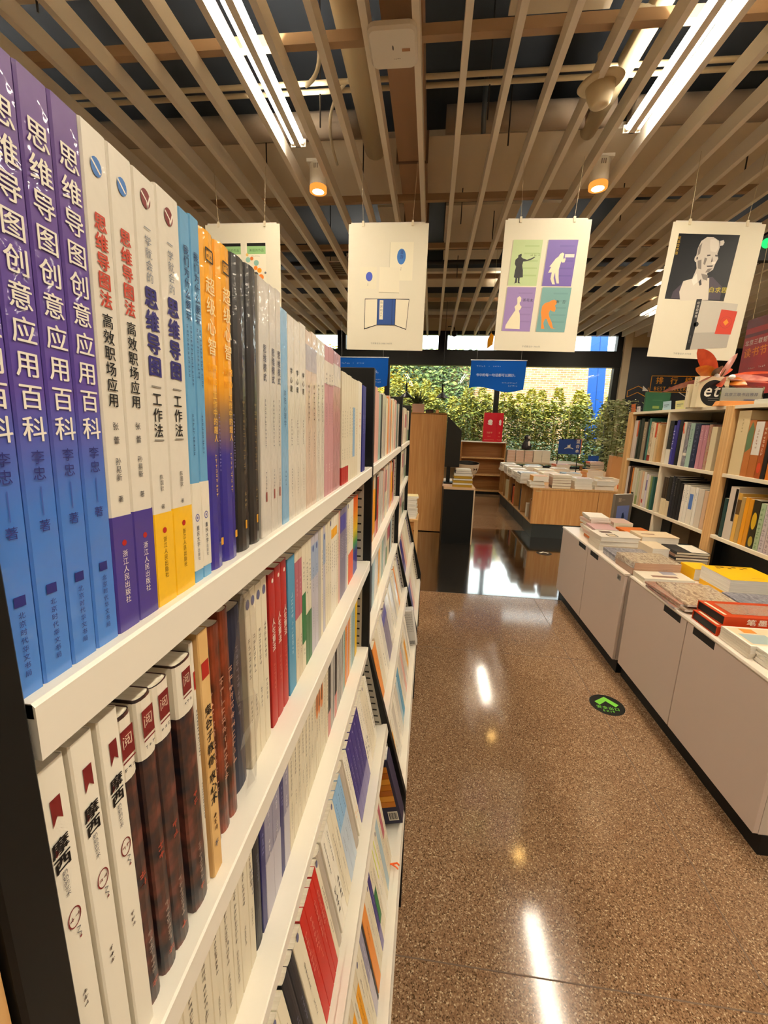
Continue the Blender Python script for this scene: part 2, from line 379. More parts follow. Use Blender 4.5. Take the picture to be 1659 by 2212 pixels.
obj('air_duct', box(-.40, -.16, 2.62, 6.3, 3.78, 4.0), M('a98668', .7), ce)
for y in (4.2, 5.3): obj('duct_flange', box(-.42, -.14, y, y+.02, 3.77, 4.01), M('6f5540', .6), ce)
obj('vent_pipe', MB().tube([(-.62, 2.0, 3.95), (-.62, 4.3, 3.95)], .1, 18), PIPE, ce, smooth=True)
obj('vent_pipe', MB().tube([(1.2, 2.0, 3.88), (1.2, 4.25, 3.98)], .065, 18), PIPE, ce, smooth=True)
for x, y in ((-2.3, 2.6), (-1.65, 4.3), (-.75, 4.4), (.5, 3.9), (.22, 5.2), (.62, 5.6), (-2.1, 5.4), (1.9, 5.2), (2.7, 4.6), (.3, 3.6), (-.95, 3.6), (.05, 6.4), (.28, 6.9), (3.3, 6.0), (-1.5, 6.2)):
    obj('hanger_rod', MB().tube([(x, y, 3.7), (x, y, 4.5)], .006, 6), M('2a2420', .6), ce)
obj('cable', MB().tube([(.3, 3.95, 4.2), (.3, 3.97, 3.95), (.31, 4.02, 3.86)], .02, 8), M('4a4f55', .5), ce, smooth=True)
CAB = M('d8cfb8', .5)
def arc3(a, b, c, n=12):
    a, b, c = Vector(a), Vector(b), Vector(c); return [a*(1-t)**2 + b*2*t*(1-t) + c*t*t for t in [i/n for i in range(n+1)]]
obj('cable', MB().tube(arc3((-.86, 3.0, 4.05), (-.78, 3.25, 3.8), (-.98, 3.32, 3.78)), .014, 8), CAB, ce, smooth=True)
obj('cable', MB().tube(arc3((-.6, 3.45, 3.95), (-1.0, 3.6, 3.9), (-.93, 4.1, 3.72)), .012, 8), CAB, ce, smooth=True)
for (x, y) in ((-1.35, 6.6), (-3.0, 7.2)):
    v = obj('air_vent', box(x-.3, x+.3, y-.28, y+.28, 3.74, 3.80), M('d8ccb8', .6), ce)
    for i in range(6): obj('vent_blade', box(x-.27, x+.27, y-.24+.085*i, y-.2+.085*i, 3.725, 3.745), M('7a6a58', .5), v)
# twin-tube fixtures in the gaps between slats
TUBE = emitter('tube_glow', TUBE_COL, TUBE_STR)
FIXW = M('efe8da', .35)
def fixture(x, y0, lab):
    t = thing('fluorescent_light', lab, 'ceiling light', (x, y0, 3.6), group='twin tube lights between the ceiling slats')
    obj('housing', MB().prism([(-.022, .008), (.022, .008), (.022, .07), (-.022, .07)], 0, 1.2, 'y'), FIXW, t)
    for s in (-1, 1):
        tb = obj('tube', MB().tube([(s*.04, .035, .028), (s*.04, 1.165, .028)], .0135, 10), TUBE, t, smooth=True)
        for yy in (.012, 1.188): obj('tube_cap', MB().tube([(s*.04, yy-.022, .028), (s*.04, yy+.022, .028)], .0145, 10), FIXW, tb, smooth=True)
    for yy in (.0, 1.19): obj('socket', box(-.058, .058, yy, yy+.012, .008, .06), FIXW, t)
    return t
XA, XB, XC, XD, XE = -1.14, 1.335, 3.825, -3.64, 6.31
for x, y0, lab in ((XA, 2.46, 'twin white fluorescent tubes ending above the orange books, beside the nearer spotlight'),
                   (XB, 2.46, 'twin white fluorescent tubes ending by the cream ceiling speaker'),
                   (XA, 1.24, 'twin fluorescent tubes continuing the row above the purple books'),
                   (XB, 1.24, 'twin fluorescent tubes continuing the row above the white cabinets'),
                   (XA, -2.4, 'twin fluorescent tubes over the aisle start, row above the black bookcase'),
                   (XB, -2.4, 'twin fluorescent tubes over the aisle start, row above the white cabinets'),
                   (XB, 7.1, 'twin fluorescent tubes near the window behind the poster of silhouettes'), (XA, 7.1, 'twin fluorescent tubes near the window behind the poster with blue ovals'), (XB, 0.02, 'added unseen twin fluorescent tubes above the camera in the cabinet row'), (XC, 0.02, 'added unseen twin fluorescent tubes above the camera in the tall bookcase row'), (XC, 1.24, 'added unseen twin fluorescent tubes continuing over the near tall bookcase'), (XC, 7.55, 'distant twin fluorescent tubes glowing behind the hanging poster of a sculpture'),  # runs above camera and near tall bookcase: unseen, added to brighten the spines
                   (XC, 2.46, 'twin fluorescent tubes above the tall pale bookcases'), (XD, 2.46, 'twin fluorescent tubes beyond the black bookcase'),
                   (XD, 7.9, 'twin fluorescent tubes near the window, beyond the bookcases'), (XE, 5.0, 'twin fluorescent tubes near the red banner'),
                   (XE, 2.46, 'twin fluorescent tubes high beyond the tall pale bookcases'), (XE, -1.2, 'twin fluorescent tubes at the far rear of the shop'), (XA, -1.1, 'added unseen twin fluorescent tubes behind the camera above the bookcase row'), (XB, -1.1, 'added unseen twin fluorescent tubes behind the camera above the cabinet row'),  # the two runs behind the camera are unseen, put in for their light
               (XC, -1.2, 'added unseen twin fluorescent tubes behind the tall pale bookcases'), (XD, -1.2, 'twin fluorescent tubes at the back of the shop')):  # first run here is unseen, added for more light on the books
    fixture(x, y0, lab)
# warm spotlights
SPG = emitter('spot_glow', SPOT_COL, SPOT_STR)
def spot(x, y, lab):
    t = thing('spotlight', lab, 'spotlight', (x, y, 3.5), group='warm can spotlights')
    obj('housing', MB().lathe([(.066, .21), (.072, .2), (.074, 0), (.066, 0), (.064, .03), (0, .03)], 28), FIXW, t, smooth=True)
    obj('glow_ring', MB().lathe([(.0745, 0), (.0755, .0), (.0755, .035), (.0735, .04)], 28), emitter('amber_ring', (1, .34, .05), .75), t, smooth=True)  # rim made emissive to stand in for the lamp's orange glow on it
    obj('lens', MB().lathe([(0, -.002), (.05, .0), (.066, .006)], 28), SPG, t)
    obj('mounting_plate', box(-.09, .09, -.05, .05, .21, .235), FIXW, t)
    for i in range(3): obj('vent_slot', box(-.018+.015*i, -.013+.015*i, -.0755, -.06, .15, .185), M('6a5a48', .6), t)
    ld = bpy.data.lights.new('spotlight_beam', 'SPOT'); ld.energy = 60; ld.color = (1, .72, .38); ld.spot_size = math.radians(80); ld.spot_blend = .6; ld.shadow_soft_size = .05
    lo = bpy.data.objects.new('spotlight_beam', ld); C.objects.link(lo); lo.parent = t; lo.location = (0, 0, .0)
    return t
spot(-1.095, 4.07, 'cream can spotlight with warm glow beyond the tubes over the black bookcase')
spot(1.26, 6.08, 'can spotlight behind the poster of silhouettes'); spot(-1.15, 6.08, 'can spotlight behind the poster with blue ovals')
spot(1.305, 4.15, 'cream can spotlight with warm glow beyond the tubes over the white cabinets')
# wifi access point, ceiling speaker
ap = thing('access_point', 'white rounded square wireless access point under the ceiling slats', 'access point', (-.315, 2.79, 3.56))
def rrect(w_, h_, r, n=6):
    o = []
    for cx, cy, a0 in ((w_-r, h_-r, 0), (-w_+r, h_-r, 90), (-w_+r, -h_+r, 180), (w_-r, -h_+r, 270)):
        for i in range(n+1): a = math.radians(a0 + 90*i/n); o.append((cx+r*math.cos(a), cy+r*math.sin(a)))
    return o
obj('case', MB().prism(rrect(.135, .135, .045), 0, .045), M('f2ece2', .4), ap, bev=.012, smooth=False)
f = Flat((0, 0, -.0005), (1, 0, 0), (0, -1, 0), .0006); f.disc(.0, .015, .004, .016); f.obj('indicator', M('3a3430', .5), ap)
f = Flat((0, 0, -.0005), (1, 0, 0), (0, -1, 0), .0006); f.rect(.05, .095, -.012, .008); f.obj('sticker', M('b98a62', .6), ap)
f = Flat((0, 0, -.0005), (1, 0, 0), (0, -1, 0), .0006); f.htext('#4', -.0, -.055, .009); f.obj('lettering', M('5a5048', .6), ap)
obj('bracket', box(-.11, .11, -.03, .03, .045, .07), M('25282c', .5), ap)
spk = thing('ceiling_speaker', 'cream bell shaped speaker hanging below the slats near the bright tubes', 'speaker', (.965, 3.22, 3.52), (math.radians(6), math.radians(-8), 0))
SPKM = M('d2c09c', .45)
obj('flange', MB().lathe([(0, .125), (.125, .12), (.135, .11), (.125, .1), (.085, .095), (0, .095)], 32), SPKM, spk, smooth=True)
obj('cone', MB().lathe([(.088, .1), (.08, .05), (.06, .0), (.045, -.012), (0, -.014)], 32), SPKM, spk, smooth=True)
obj('stem', MB().tube([(0, 0, .12), (0, 0, .26)], .02, 12), SPKM, spk, smooth=True)
flex = thing('flexible_conduit', 'coiled grey flexible conduit looping beside the cream pipe', 'conduit', (1.09, 3.0, 3.8))
pts = [Vector((.075*math.cos(a)-.02, .05*math.sin(a)*.6, .06*math.sin(a))) for a in [math.pi*2*i/28 for i in range(24)]]
obj('hose', MB().tube(pts, [.017 + .003*(i % 2) for i in range(24)], 10), M('c8bda4', .5), flex, smooth=True)
# emergency exit box light
ex = thing('exit_light', 'small black ceiling box with a green light near the red banner', 'exit light', (3.17, 4.95, 3.22))
obj('box', box(-.1, .3, -.04, .04, -.02, .2), M('0c1013', .5), ex)
obj('green_lens', MB().tube([(.03, -.05, .13), (.03, -.035, .13)], .045, 20), emitter('green_glow', (.02, .75, .14), 1.1), ex)
obj('stem', MB().tube([(0.1, 0, .2), (.1, 0, .4)], .012, 8), M('2a2420', .6), ex)
# ================================================================ LEFT BOOKCASES
PROF = [(-.46, 0), (-.018, 0), (-.018, .42), (-.14, .9), (-.14, 1.632), (-.46, 1.632)]
def frange(a, b, s):
    o = []
    while a < b: o.append(a); a += s
    return o
TH = math.radians(11.5)
def bookcase(y0, y1, lab, first=False):
    t = thing('display_bookcase', lab, 'bookcase', (0, y0, 0), group='black bookcases along the aisle')
    L = y1 - y0
    obj('side_panel', MB().prism([(a, b) for a, b in PROF], L-.022, L, 'y'), BLACK, t, bev=.0015)
    if first: obj('side_panel', MB().prism([(a, b) for a, b in PROF], -.0205, 0, 'y'), BLACK, t, bev=.0015)
    obj('back_panel', box(-.46, -.44, 0, L-.022, .05, 1.6), BLACK, t)
    for z in (1.395, 1.148, .9):
        s = obj('shelf', box(-.44, -.141, .002, L-.024, z-.006, z), WHITE, t)
        obj('shelf_lip', MB().prism([(-.152, z-.024), (-.1405, z-.024), (-.14, z-.001), (-.1415, z+.0005), (-.152, z+.0005)], .002, L-.024, 'y'), WHITE, s)
    for x, z in ((-.082, .664), (-.024, .385)):
        c, sn = math.cos(TH), math.sin(TH)
        def rt(u, v): return (x + u*c - v*sn, z + u*sn + v*c)
        s = obj('shelf', MB().prism([rt(0, 0), rt(-.34, 0), rt(-.34, -.006), rt(0, -.006)], .002, L-.024, 'y'), WHITE, t)
        obj('shelf_lip', MB().prism([rt(0, .0015), rt(-.012, .0015), rt(-.012, -.024), rt(0, -.024)], .002, L-.024, 'y'), WHITE, s)
    obj('base_panel', box(-.06, -.045, 0, L-.022, 0, .33), BLACK, t)
    STRIP = M('b9b3a6', .4, metal=.3); SLOT = M('15130f', .7)
    for (xa, za, xb, zb) in ((-.171, 1.15, -.171, 1.39), (-.171, .9, -.171, 1.14), (-.108, .66, -.152, .875), (-.05, .39, -.09, .6)):
        st = obj('slotted_strip', MB().prism([(xa-.011, za), (xa+.011, za), (xb+.011, zb), (xb-.011, zb)], L-.026, L-.0225, 'y'), STRIP, t)
        mb = MB()
        n = 11
        for i in range(n):
            k = (i+.5)/n; x = xa+(xb-xa)*k; z = za+(zb-za)*k; mb.box(x-.006, x+.006, L-.0266, L-.0258, z-.002, z+.002)
        obj('slot', mb, SLOT, st, kind='stuff')
    return t
bookcase(.117, 1.045, 'black bookcase nearest the camera with white shelves and purple books on top', True)
bookcase(1.045, 2.072, 'second black bookcase along the aisle, beyond the purple and white books')
bookcase(2.072, 2.93, 'third black bookcase along the aisle, next to the oak panel')
ep = obj('end_panel', MB().prism([(-.55, 0), (-.022, 0), (-.022, .42), (-.143, .9), (-.143, 1.63), (-.55, 1.63)], .05, .0945, 'y'), PINE)
tag(ep, 'orange wooden end board against the near end of the black bookcase', 'panel')
# ---- colours
cW, cWW, cC, cCC, cG = W('ded7c8'), P('e3dccb'), P('d9cfb6'), P('cfc0a4'), P('b9b2a6')
INK, DK, RED, BLU, YEL, GRN = P('0d0c0d'), P('2b2a30'), P('a3231c'), P('3a6fb4'), P('f2c21a'), P('1f6a3a')
NVY, PUR, WHT, GLD, MAR, LBL = P('272a6e'), P('35247c'), P('eae4d6'), P('d59a2c'), P('6e1e1e'), P('6aa3cf')
PURP = gradient_mat('purple_to_blue_cover', [(0, '3f7fd0'), (.38, '3a70c4'), (.56, '54429a'), (1, '5d3a86')], .223)
ORBL = gradient_mat('orange_to_blue_cover', [(0, '26208a'), (.42, '2a2488'), (.54, '8a6a4a'), (.64, 'f4a808'), (1, 'f8ae10')], .223)
RAIN = gradient_mat('rainbow_cover', [(0, '2e2a80'), (.3, '32358a'), (.45, '3f9a48'), (.6, 'e8c020'), (.85, 'e8761c'), (1, 'd04a1c')], .2, False)
BROWN = noise_mat('brown_portrait_cover', [(.35, '24140c'), (.5, '6a2c16'), (.62, '8a3a1e'), (.75, 'a85a30')], 60, .4, (1, 1, .5), 3, coat=.3)
BRICK = noise_mat('dark_tower_cover', [(.35, '141722'), (.5, '3a2420'), (.65, '6a3a30')], 70, .4, (1, 1, 1), 2, coat=.2)
OCHRE = noise_mat('ochre_paper_cover', [(.3, 'c89a58'), (.6, 'd9b478'), (.8, 'e2c490')], 14, .6, (1, 1, 1), 4)
PINKC, LILAC, ORNG, TEAL = P('b98a90'), P('a7a2b4'), P('e07a28'), P('4f9aa0')
def sm(s, z, sz, m=INK, y=0): return (s, z, sz, m, {'y': y})
# ---- kinds of book: (cover, keyword arguments, description)
KIND = {
 'purple': (PURP, dict(hard=True, text=[('思维导图创意应用百科', .2085, .0098, WHT, {'bold': .012, 'gap': 1.18}), ('李忠', .092, .0056, NVY, {'gap': 1.1}), ('著', .0655, .005, NVY, {}), ('北京时代华文书局', .0335, .0027, NVY, {'gap': 1.22})],
            art=[(lambda f: f.rect(-.0022, .0022, .0355, .0395), NVY), (lambda f: f.rect(-.0002, .0002, .067, .078), P('3a55a8'))]), 'purple to blue hardcover with white vertical title'),
 'mapA': (cW, dict(bands=[(0, .058, W('3a2c86'))], text=[('思维导图法', .1905, .0074, P('b8402c'), {'bold': .03, 'gap': 1.05}), ('高效职场应用', .150, .0066, INK, {'bold': .015, 'gap': 1.04}), ('张蕾', .1025, .0038, DK, {'gap': 1.7}), ('孙易新', .086, .0036, DK, {}), ('著', .068, .0034, DK, {}), ('浙江人民出版社', .041, .0037, WHT, {})],
            art=[(lambda f: f.disc(0, .208, .003, .0038, 14), BLU), (lambda f: f.line([(-.0025, .21), (.002, .206)], .0009), WHT), (lambda f: f.disc(0, .0445, .0015), RED)]), 'white wrapped paperback with red and black title above a purple block'),
 'mapB': (cW, dict(bands=[(0, .053, W('f0bc12'))], text=[('一学就会的', .2005, .0054, P('6d7480'), {}), ('思维导图', .1705, .0108, P('2a2668'), {'bold': .045, 'gap': 1.04}), ('工作法', .1185, .0078, INK, {'bold': .012, 'gap': 1.06}), ('陈国钦', .0745, .003, DK, {}), ('著', .058, .0028, DK, {}), ('浙江人民出版社', .0395, .0033, P('5a4412'), {})],
            art=[(lambda f: f.disc(0, .211, .0036, .0044, 16), MAR), (lambda f: f.line([(-.003, .213), (.001, .21), (.001, .207), (.0032, .213)], .0009), WHT), (lambda f: f.rect(-.004, .004, .1205, .1213), P('8a857c')), (lambda f: f.rect(-.004, .004, .0925, .0933), P('8a857c')), (lambda f: f.disc(0, .043, .0017), RED)]), 'white wrapped paperback with dark blue title above a yellow block'),
 'play': (W('5fa0cc'), dict(bands=[(.008, .065, W('e4ddcb'))], text=[('我们为什么要玩', .2035, .0056, P('22385e'), {'bold': .012}), ('#14', .16, .0024, P('2f4f78'), {'y': .0018}), ('#12', .16, .0024, P('2f4f78'), {'y': -.0018}), ('#10', .108, .0024, P('2f4f78'), {}), ('重庆大学', .0375, .0034, P('3a3f4c'), {}), ('出版社', .0225, .0026, P('6a6f7c'), {})],
            art=[(lambda f: f.ring(0, .0425, .0024, .0026, .0008, 14), P('6f6fa0')), (lambda f: f.disc(0, .0425, .0009), P('6f6fa0'))]), 'slim sky blue paperback with navy title and white foot'),
 'super': (ORBL, dict(b=.0045, text=[('超级心智', .195, .0112, P('f0dca0'), {'bold': .01, 'gap': 1.12}), ('工作中的超人', .1235, .0054, P('e6b84a'), {'bold': .012, 'y': .001}), ('#9', .082, .0032, P('d8b870'), {}), ('#16', .11, .0024, P('8a86c0'), {'y': .006})],
            art=[(lambda f: f.htext('SUPER', -.0056, .1385, .0066, .02, wx=.55), P('f2b01c')), (lambda f: f.htext('MIND', -.0056, .130, .0066, .02, wx=.6), P('f2b01c')), (lambda f: f.line([(-.0042, .2105), (.0042, .2105), (.0042, .2035), (-.0042, .2035), (-.0042, .2105)], .001), INK), (lambda f: f.htext('#2', -.0032, .207, .0032), INK), (lambda f: f.rect(.003, .0062, .016, .0215), GLD)]), 'rounded orange to blue book with cream title'),
 'black': (W('17181c'), dict(b=.004, text=[('#10', .12, .0055, P('7a6a4a'), {}), ('#3', .05, .005, P('8a7a56'), {})], art=[(lambda f: f.rect(-.0014, .0014, .018, .025), GLD)]), 'black wrapped book with dull gold print'),
 'think': (W('cfc9be'), dict(text=[('思维模式', .17, .0075, P('4a4a58'), {'bold': .01}), ('#12', .125, .0035, P('5a5a66'), {}), ('#5', .06, .0032, P('6a6a72'), {})], art=[(lambda f: f.rect(-.0014, .0014, .032, .041), P('8a4038'))]), 'pale grey wrapped paperback with grey title'),
 'sunny': (W('7fb0d4'), dict(text=[('向阳心理学', .145, .0075, P('3a5f86'), {}), ('#4', .06, .004, P('3a5f86'), {})]), 'pale blue wrapped paperback'),
 'wmag': (cW, dict(text=[('学心理', .17, .0072, INK, {'bold': .02, 'gap': 1.3}), ('#8', .115, .0034, DK, {}), ('#10', .06, .003, DK, {})]), 'white wrapped paperback with black headline'),
 'peach': (W('d6c0ac'), dict(text=[('#7', .16, .006, P('5a4a42'), {}), ('#8', .1, .004, P('6a5a50'), {})], bands=[(.175, .205, W('b4adb0'))]), 'peach wrapped paperback with grey head'),
 'whiteA': (cW, dict(text=[('#9', .165, .0052, DK, {}), ('#12', .1, .0032, P('5a565a'), {})]), 'white paperback with small dark print'),
 'pink': (P('bd8c90'), dict(bands=[(.168, .2, P('dcd2c2'))], text=[('#3', .185, .006, DK, {}), ('#8', .14, .0036, P('6a4a50'), {}), ('#3', .05, .004, P('e8d8d4'), {})]), 'dusty pink paperback with white head'),
 'pinkW': (W('bb868a'), dict(bands=[(.17, .203, W('d8cec0'))], text=[('#2', .15, .005, P('6a4a50'), {})]), 'thick dusty pink wrapped book with white head'),
 'creamR': (cC, dict(bands=[(0, .036, P('a82c26'))], text=[('#8', .15, .0055, P('6a5a46'), {}), ('#4', .075, .005, P('6a5a46'), {})]), 'cream paperback with a red foot'),
 'cream': (cC, dict(text=[('#9', .16, .0055, P('5a4c3c'), {}), ('#6', .08, .004, P('7a6a54'), {})]), 'cream paperback with brown print'),
 'creamB': (cC, dict(bands=[(.05, .16, P('7fa4c4'))], text=[('#5', .15, .005, P('d8e2ea'), {})]), 'cream paperback with a blue middle'),
 'creamH': (cWW, dict(text=[('#3', .155, .012, P('c84a2c'), {}), ('#5', .1, .006, P('6a5a46'), {})]), 'wide cream paperback with red headline'),
 'dkblue': (P('2a2f7a'), dict(text=[('#8', .15, .005, P('aab0d8'), {})]), 'thin dark blue paperback'),
 # second row
 'moxi': (cWW, dict(text=[('摩西', .1665, .0078, INK, {'bold': .035, 'gap': 1.0}), ('奶奶的艺术', .1505, .0026, P('4a4a50'), {}), ('#3', .085, .0034, P('5a4a44'), {})],
            art=[(lambda f: f.poly([(-.0016, .196), (.0032, .196), (.0032, .184), (.0008, .187), (-.0016, .183)]), MAR), (lambda f: f.disc(-.0022, .1705, .001, .0018, 8), MAR), (lambda f: f.disc(.0026, .1705, .0006, .0014, 8), INK), (lambda f: f.ring(.001, .1315, .0034, .0052, .0006), MAR), (lambda f: f.htext('#2', -.0016, .1315, .0026), MAR), (lambda f: f.line([(.001, .1255), (.003, .124), (.001, .1225), (.003, .1205), (.002, .119)], .0004), P('6a6a6a')), (lambda f: f.disc(.0025, .1185, .0006), MAR)]), 'white paperback with red ribbon mark and black brush title'),
 'tower': (BRICK, dict(b=.003, bands=[(.162, .199, P('e0d8c6'))], text=[('#2', .1, .0062, P('b04a38'), {}), ('#7', .055, .0045, P('9a8a80'), {}), ('#1', .018, .0065, P('b0503c'), {})],
            art=[(lambda f: f.rect(-.0042, .0048, .1755, .1925), MAR), (lambda f: f.htext('阅', -.0038, .185, .0078, .0), P('cdb9a0')), (lambda f: f.rect(-.0042, .0048, .173, .174), MAR), (lambda f: f.htext('#3', -.004, .169, .0026), DK)]), 'dark book with white head and square maroon mark'),
 'thinW': (cWW, dict(text=[('#14', .15, .0026, INK, {}), ('#14', .09, .0022, DK, {})], art=[(lambda f: f.rect(-.0006, .0012, .168, .182), RED)]), 'very thin white paperback with black print'),
 'ochre': (OCHRE, dict(text=[('鬼谷子教你', .145, .009, INK, {'bold': .02, 'gap': 1.15}), ('攻心术', .09, .009, INK, {'bold': .02}), ('#3', .055, .006, P('5a3a1c'), {}), ('#1', .03, .007, P('5a5a6a'), {})], art=[(lambda f: f.rect(-.0045, .0045, .172, .185), RED)]), 'ochre paperback with black brush title and red seal'),
 'brown': (BROWN, dict(b=.003, text=[('#11', .15, .0085, P('b98a72'), {'y': .003})]), 'brown illustrated book with pale print'),
 'film': (P('22263a'), dict(b=.003, text=[('#10', .16, .007, P('7a7488'), {})]), 'dark blue book in loose clear plastic'),
 'lemon': (cC, dict(text=[('#7', .15, .006, P('6a6258'), {}), ('#5', .08, .005, P('7a7266'), {})], art=[(lambda f: f.disc(0, .18, .004, .0052, 14), P('5a5a78'))]), 'pale paperback with round grey emblem'),
 'red': (P('a52520'), dict(b=.001, text=[('人生算法', .142, .0105, P('ece0d0'), {'bold': .015, 'gap': 1.02}), ('#6', .085, .0055, P('c86a5c'), {})], art=[(lambda f: f.disc(0, .18, .0026), P('e6d8c8'))]), 'red paperback with white vertical title'),
 'teal': (P('4a8cae'), dict(text=[('#8', .15, .009, P('b8d2dc'), {}), ('#5', .09, .006, P('d8e4e4'), {})]), 'teal blue paperback with pale print'),
 'rose': (cCC, dict(bands=[(.1, .186, P('a85a64'))], text=[('#4', .16, .006, P('c8949a'), {}), ('#6', .07, .005, P('8a5a5a'), {})]), 'paperback with rose upper half'),
 'green': (cC, dict(bands=[(.045, .125, P('1f6b38'))], text=[('#5', .175, .0058, P('4a4a40'), {}), ('#2', .035, .005, P('4a4a40'), {})]), 'cream paperback with green middle block'),
 'greenL': (cC, dict(bands=[(0, .085, P('3f6a44'))], text=[('#8', .17, .0058, P('4a4a40'), {})]), 'cream paperback with green lower half'),
 'lilac': (P('b4b0ba'), dict(bands=[(.13, .186, P('94a2bc'))], text=[('#8', .15, .005, P('44506e'), {}), ('#8', .08, .004, P('6a6478'), {})], art=[(lambda f: f.disc(0, .168, .0036, .0052, 14), P('3a4a86'))]), 'lilac grey paperback with blue spot'),
 'stone': (P('aaa59e'), dict(text=[('#4', .12, .004, P('77726a'), {})]), 'plain stone grey paperback'),
 'ytop': (cWW, dict(bands=[(.16, .178, P('e8a828'))], text=[('#9', .15, .0056, P('4a4640'), {}), ('#3', .06, .005, P('5a5650'), {})]), 'white paperback with a yellow block near the top'),
 'plum': (P('7c7488'), dict(bands=[(.15, .186, P('4f4c94'))], text=[('#9', .14, .005, P('c2bccb'), {})]), 'plum grey paperback with violet head'),
 'orfoot': (cWW, dict(bands=[(0, .075, P('d8582c'))], text=[('#9', .16, .0055, P('5a5650'), {})]), 'white paperback with an orange foot'),
 'rain': (RAIN, dict(), 'rainbow coloured paperback'),
 # third row
 'pale': (cC, dict(text=[('#10', .16, .007, P('8a8070'), {}), ('#7', .075, .006, P('9a907e'), {})]), 'pale cream paperback with faint print'),
 'ink': (P('1a1d24'), dict(b=.002, text=[('#6', .13, .006, P('6a7088'), {})]), 'black paperback'),
 'navy': (P('23245e'), dict(text=[('#5', .14, .006, P('8a8cc0'), {})]), 'navy paperback'),
 'violet': (P('8d8a9e'), dict(bands=[(0, .085, P('b6b2bc'))], text=[('#5', .165, .0075, P('d0ccd6'), {}), ('#4', .11, .006, P('e2dede'), {})]), 'violet grey paperback with paler foot'),
 'orpic': (cC, dict(art=[(lambda f: f.disc(0, .13, .008, .026, 12), P('d88a54')), (lambda f: f.rect(-.003, .0015, .12, .16), INK)], text=[('#6', .1, .005, P('6a6258'), {})]), 'pale book with an orange and black picture'),
 'blkpink': (P('0d0c0d'), dict(bands=[(0, .052, P('c4807a'))], text=[('#6', .15, .006, P('5a5250'), {})]), 'black book with a pink foot'),
 'zebra': (P('c9c6c0'), dict(art=[(lambda f: f.rect(-.0055, -.002, .004, .2), INK)]), 'grey white book with black edge stripe'),
 'seagr': (P('8fa8a0'), dict(text=[('#6', .14, .006, P('56706a'), {})]), 'sea green paperback'),
 'orange': (P('dc8a3a'), dict(text=[('#6', .15, .006, P('8a4a14'), {})]), 'orange paperback'),
 'salmon': (P('d0a092'), dict(text=[('#6', .14, .005, P('8a5a50'), {})]), 'salmon paperback'),
 'sky': (P('a2b8c0'), dict(text=[('#6', .14, .005, P('56666c'), {})]), 'pale sky blue paperback'),
 'yellow': (P('e0b416'), dict(bands=[(.16, .19, P('2f3a92'))], text=[('#2', .08, .009, P('eaddb0'), {})]), 'tall yellow book with a blue band'),
 # sloped rows
 'cerise': (P('b4231c'), dict(text=[('#7', .17, .009, P('d88a7a'), {'y': -.003}), ('#8', .13, .006, P('d07060'), {'y': .003})]), 'red paperback with pale print'),
 'beige': (P('aa9f90'), dict(b=.006), 'plain beige rounded book'),
 'ltblue': (P('b4c0cc'), dict(bands=[(.12, .2, P('86aed0'))], text=[('#8', .18, .006, P('3f5f86'), {}), ('#6', .1, .005, P('6a7480'), {})]), 'white paperback with a light blue upper half'),
 'orline': (cWW, dict(text=[('#12', .19, .0055, P('3f3c38'), {}), ('#2', .06, .008, P('d89a3a'), {})]), 'cream paperback with orange ornaments'),
 'indigo': (P('31286f'), dict(bands=[(0, .05, P('77709c'))], text=[('#1', .192, .007, P('d8d2e2'), {}), ('#5', .15, .007, P('a29cc0'), {}), ('#5', .1, .005, P('9088b4'), {})]), 'indigo paperback with pale foot'),
 'dots': (cWW, dict(text=[('#10', .19, .006, DK, {}), ('#4', .09, .012, INK, {})]), 'white paperback with large black marks'),
 'amber': (cCC, dict(bands=[(.02, .16, P('e09a1c'))], text=[('#9', .15, .007, P('8a5a10'), {})]), 'book with an amber wrapper'),
 'limestr': (cWW, dict(art=[(lambda f: f.line([(-.004, .2), (.003, .1)], .004), P('d8dc4a'))], text=[('#6', .09, .005, P('5a5a50'), {})]), 'white paperback with a lime streak'),
}
def lean(y): return math.radians(2.4 if y < .4 else 1.4 if y < .6 else .6)
NB = 'near black bookcase'
def put_row(where, rowname, z, X, rows, h=.22, d=.15, tilt=0, grp=None, hj=.003, scale=1.0):
    grp = grp or 'books on the ' + rowname + ' of the ' + where
    n = 0
    for (y0, y1, k, *o) in rows:
        n += 1
        hh = o[0] if o else h
        cov, kw, desc = KIND[k]
        wd = y1 - y0 - .0004
        kw = dict(kw)
        f = hh/(.223 if rowname.startswith('top') else .2)
        kw['text'] = [(t[0], t[1]*f, min(t[2], wd*.92) if t[0][0] == '#' else t[2]*f, *t[3:]) for t in kw.get('text', ())]
        kw['bands'] = [(a*f, b_*f, m) for a, b_, m in kw.get('bands', ())]
        hard = kw.pop('hard', False)
        lab = '%s, %s from the near end on %s of %s' % (desc, word(n), rowname, where)
        wl = lab.split()
        if len(wl) > 16: lab = '%s, %s along %s, %s' % (desc, word(n), rowname, where)
        if len(lab.split()) > 16: lab = '%s, %s on %s, %s' % (' '.join(desc.split()[:14-len(rowname.split())-len(where.split())]), word(n), rowname, where)
        x = o[1] if len(o) > 1 else X
        book('hardcover_book' if hard else 'paperback_book', wd, hh + (random.random()-.5)*hj*(0 if k in ('purple',) else 1), d, cov, lab, grp,
             (x, (y0+y1)/2, z+.0004), (-lean(y0) if rowname == 'top shelf' and where == NB else 0, -tilt, 0), hard=hard, key=None, **kw)
def seq(y, items):
    o = []
    for k, w_, *r in items: o.append((y, y+w_, k, *r)); y += w_
    return o
def cuts(pts, kinds, *o): return [(a, b_, k, *o) for (a, b_), k in zip(zip(pts, pts[1:]), kinds)]
NB = 'near black bookcase'
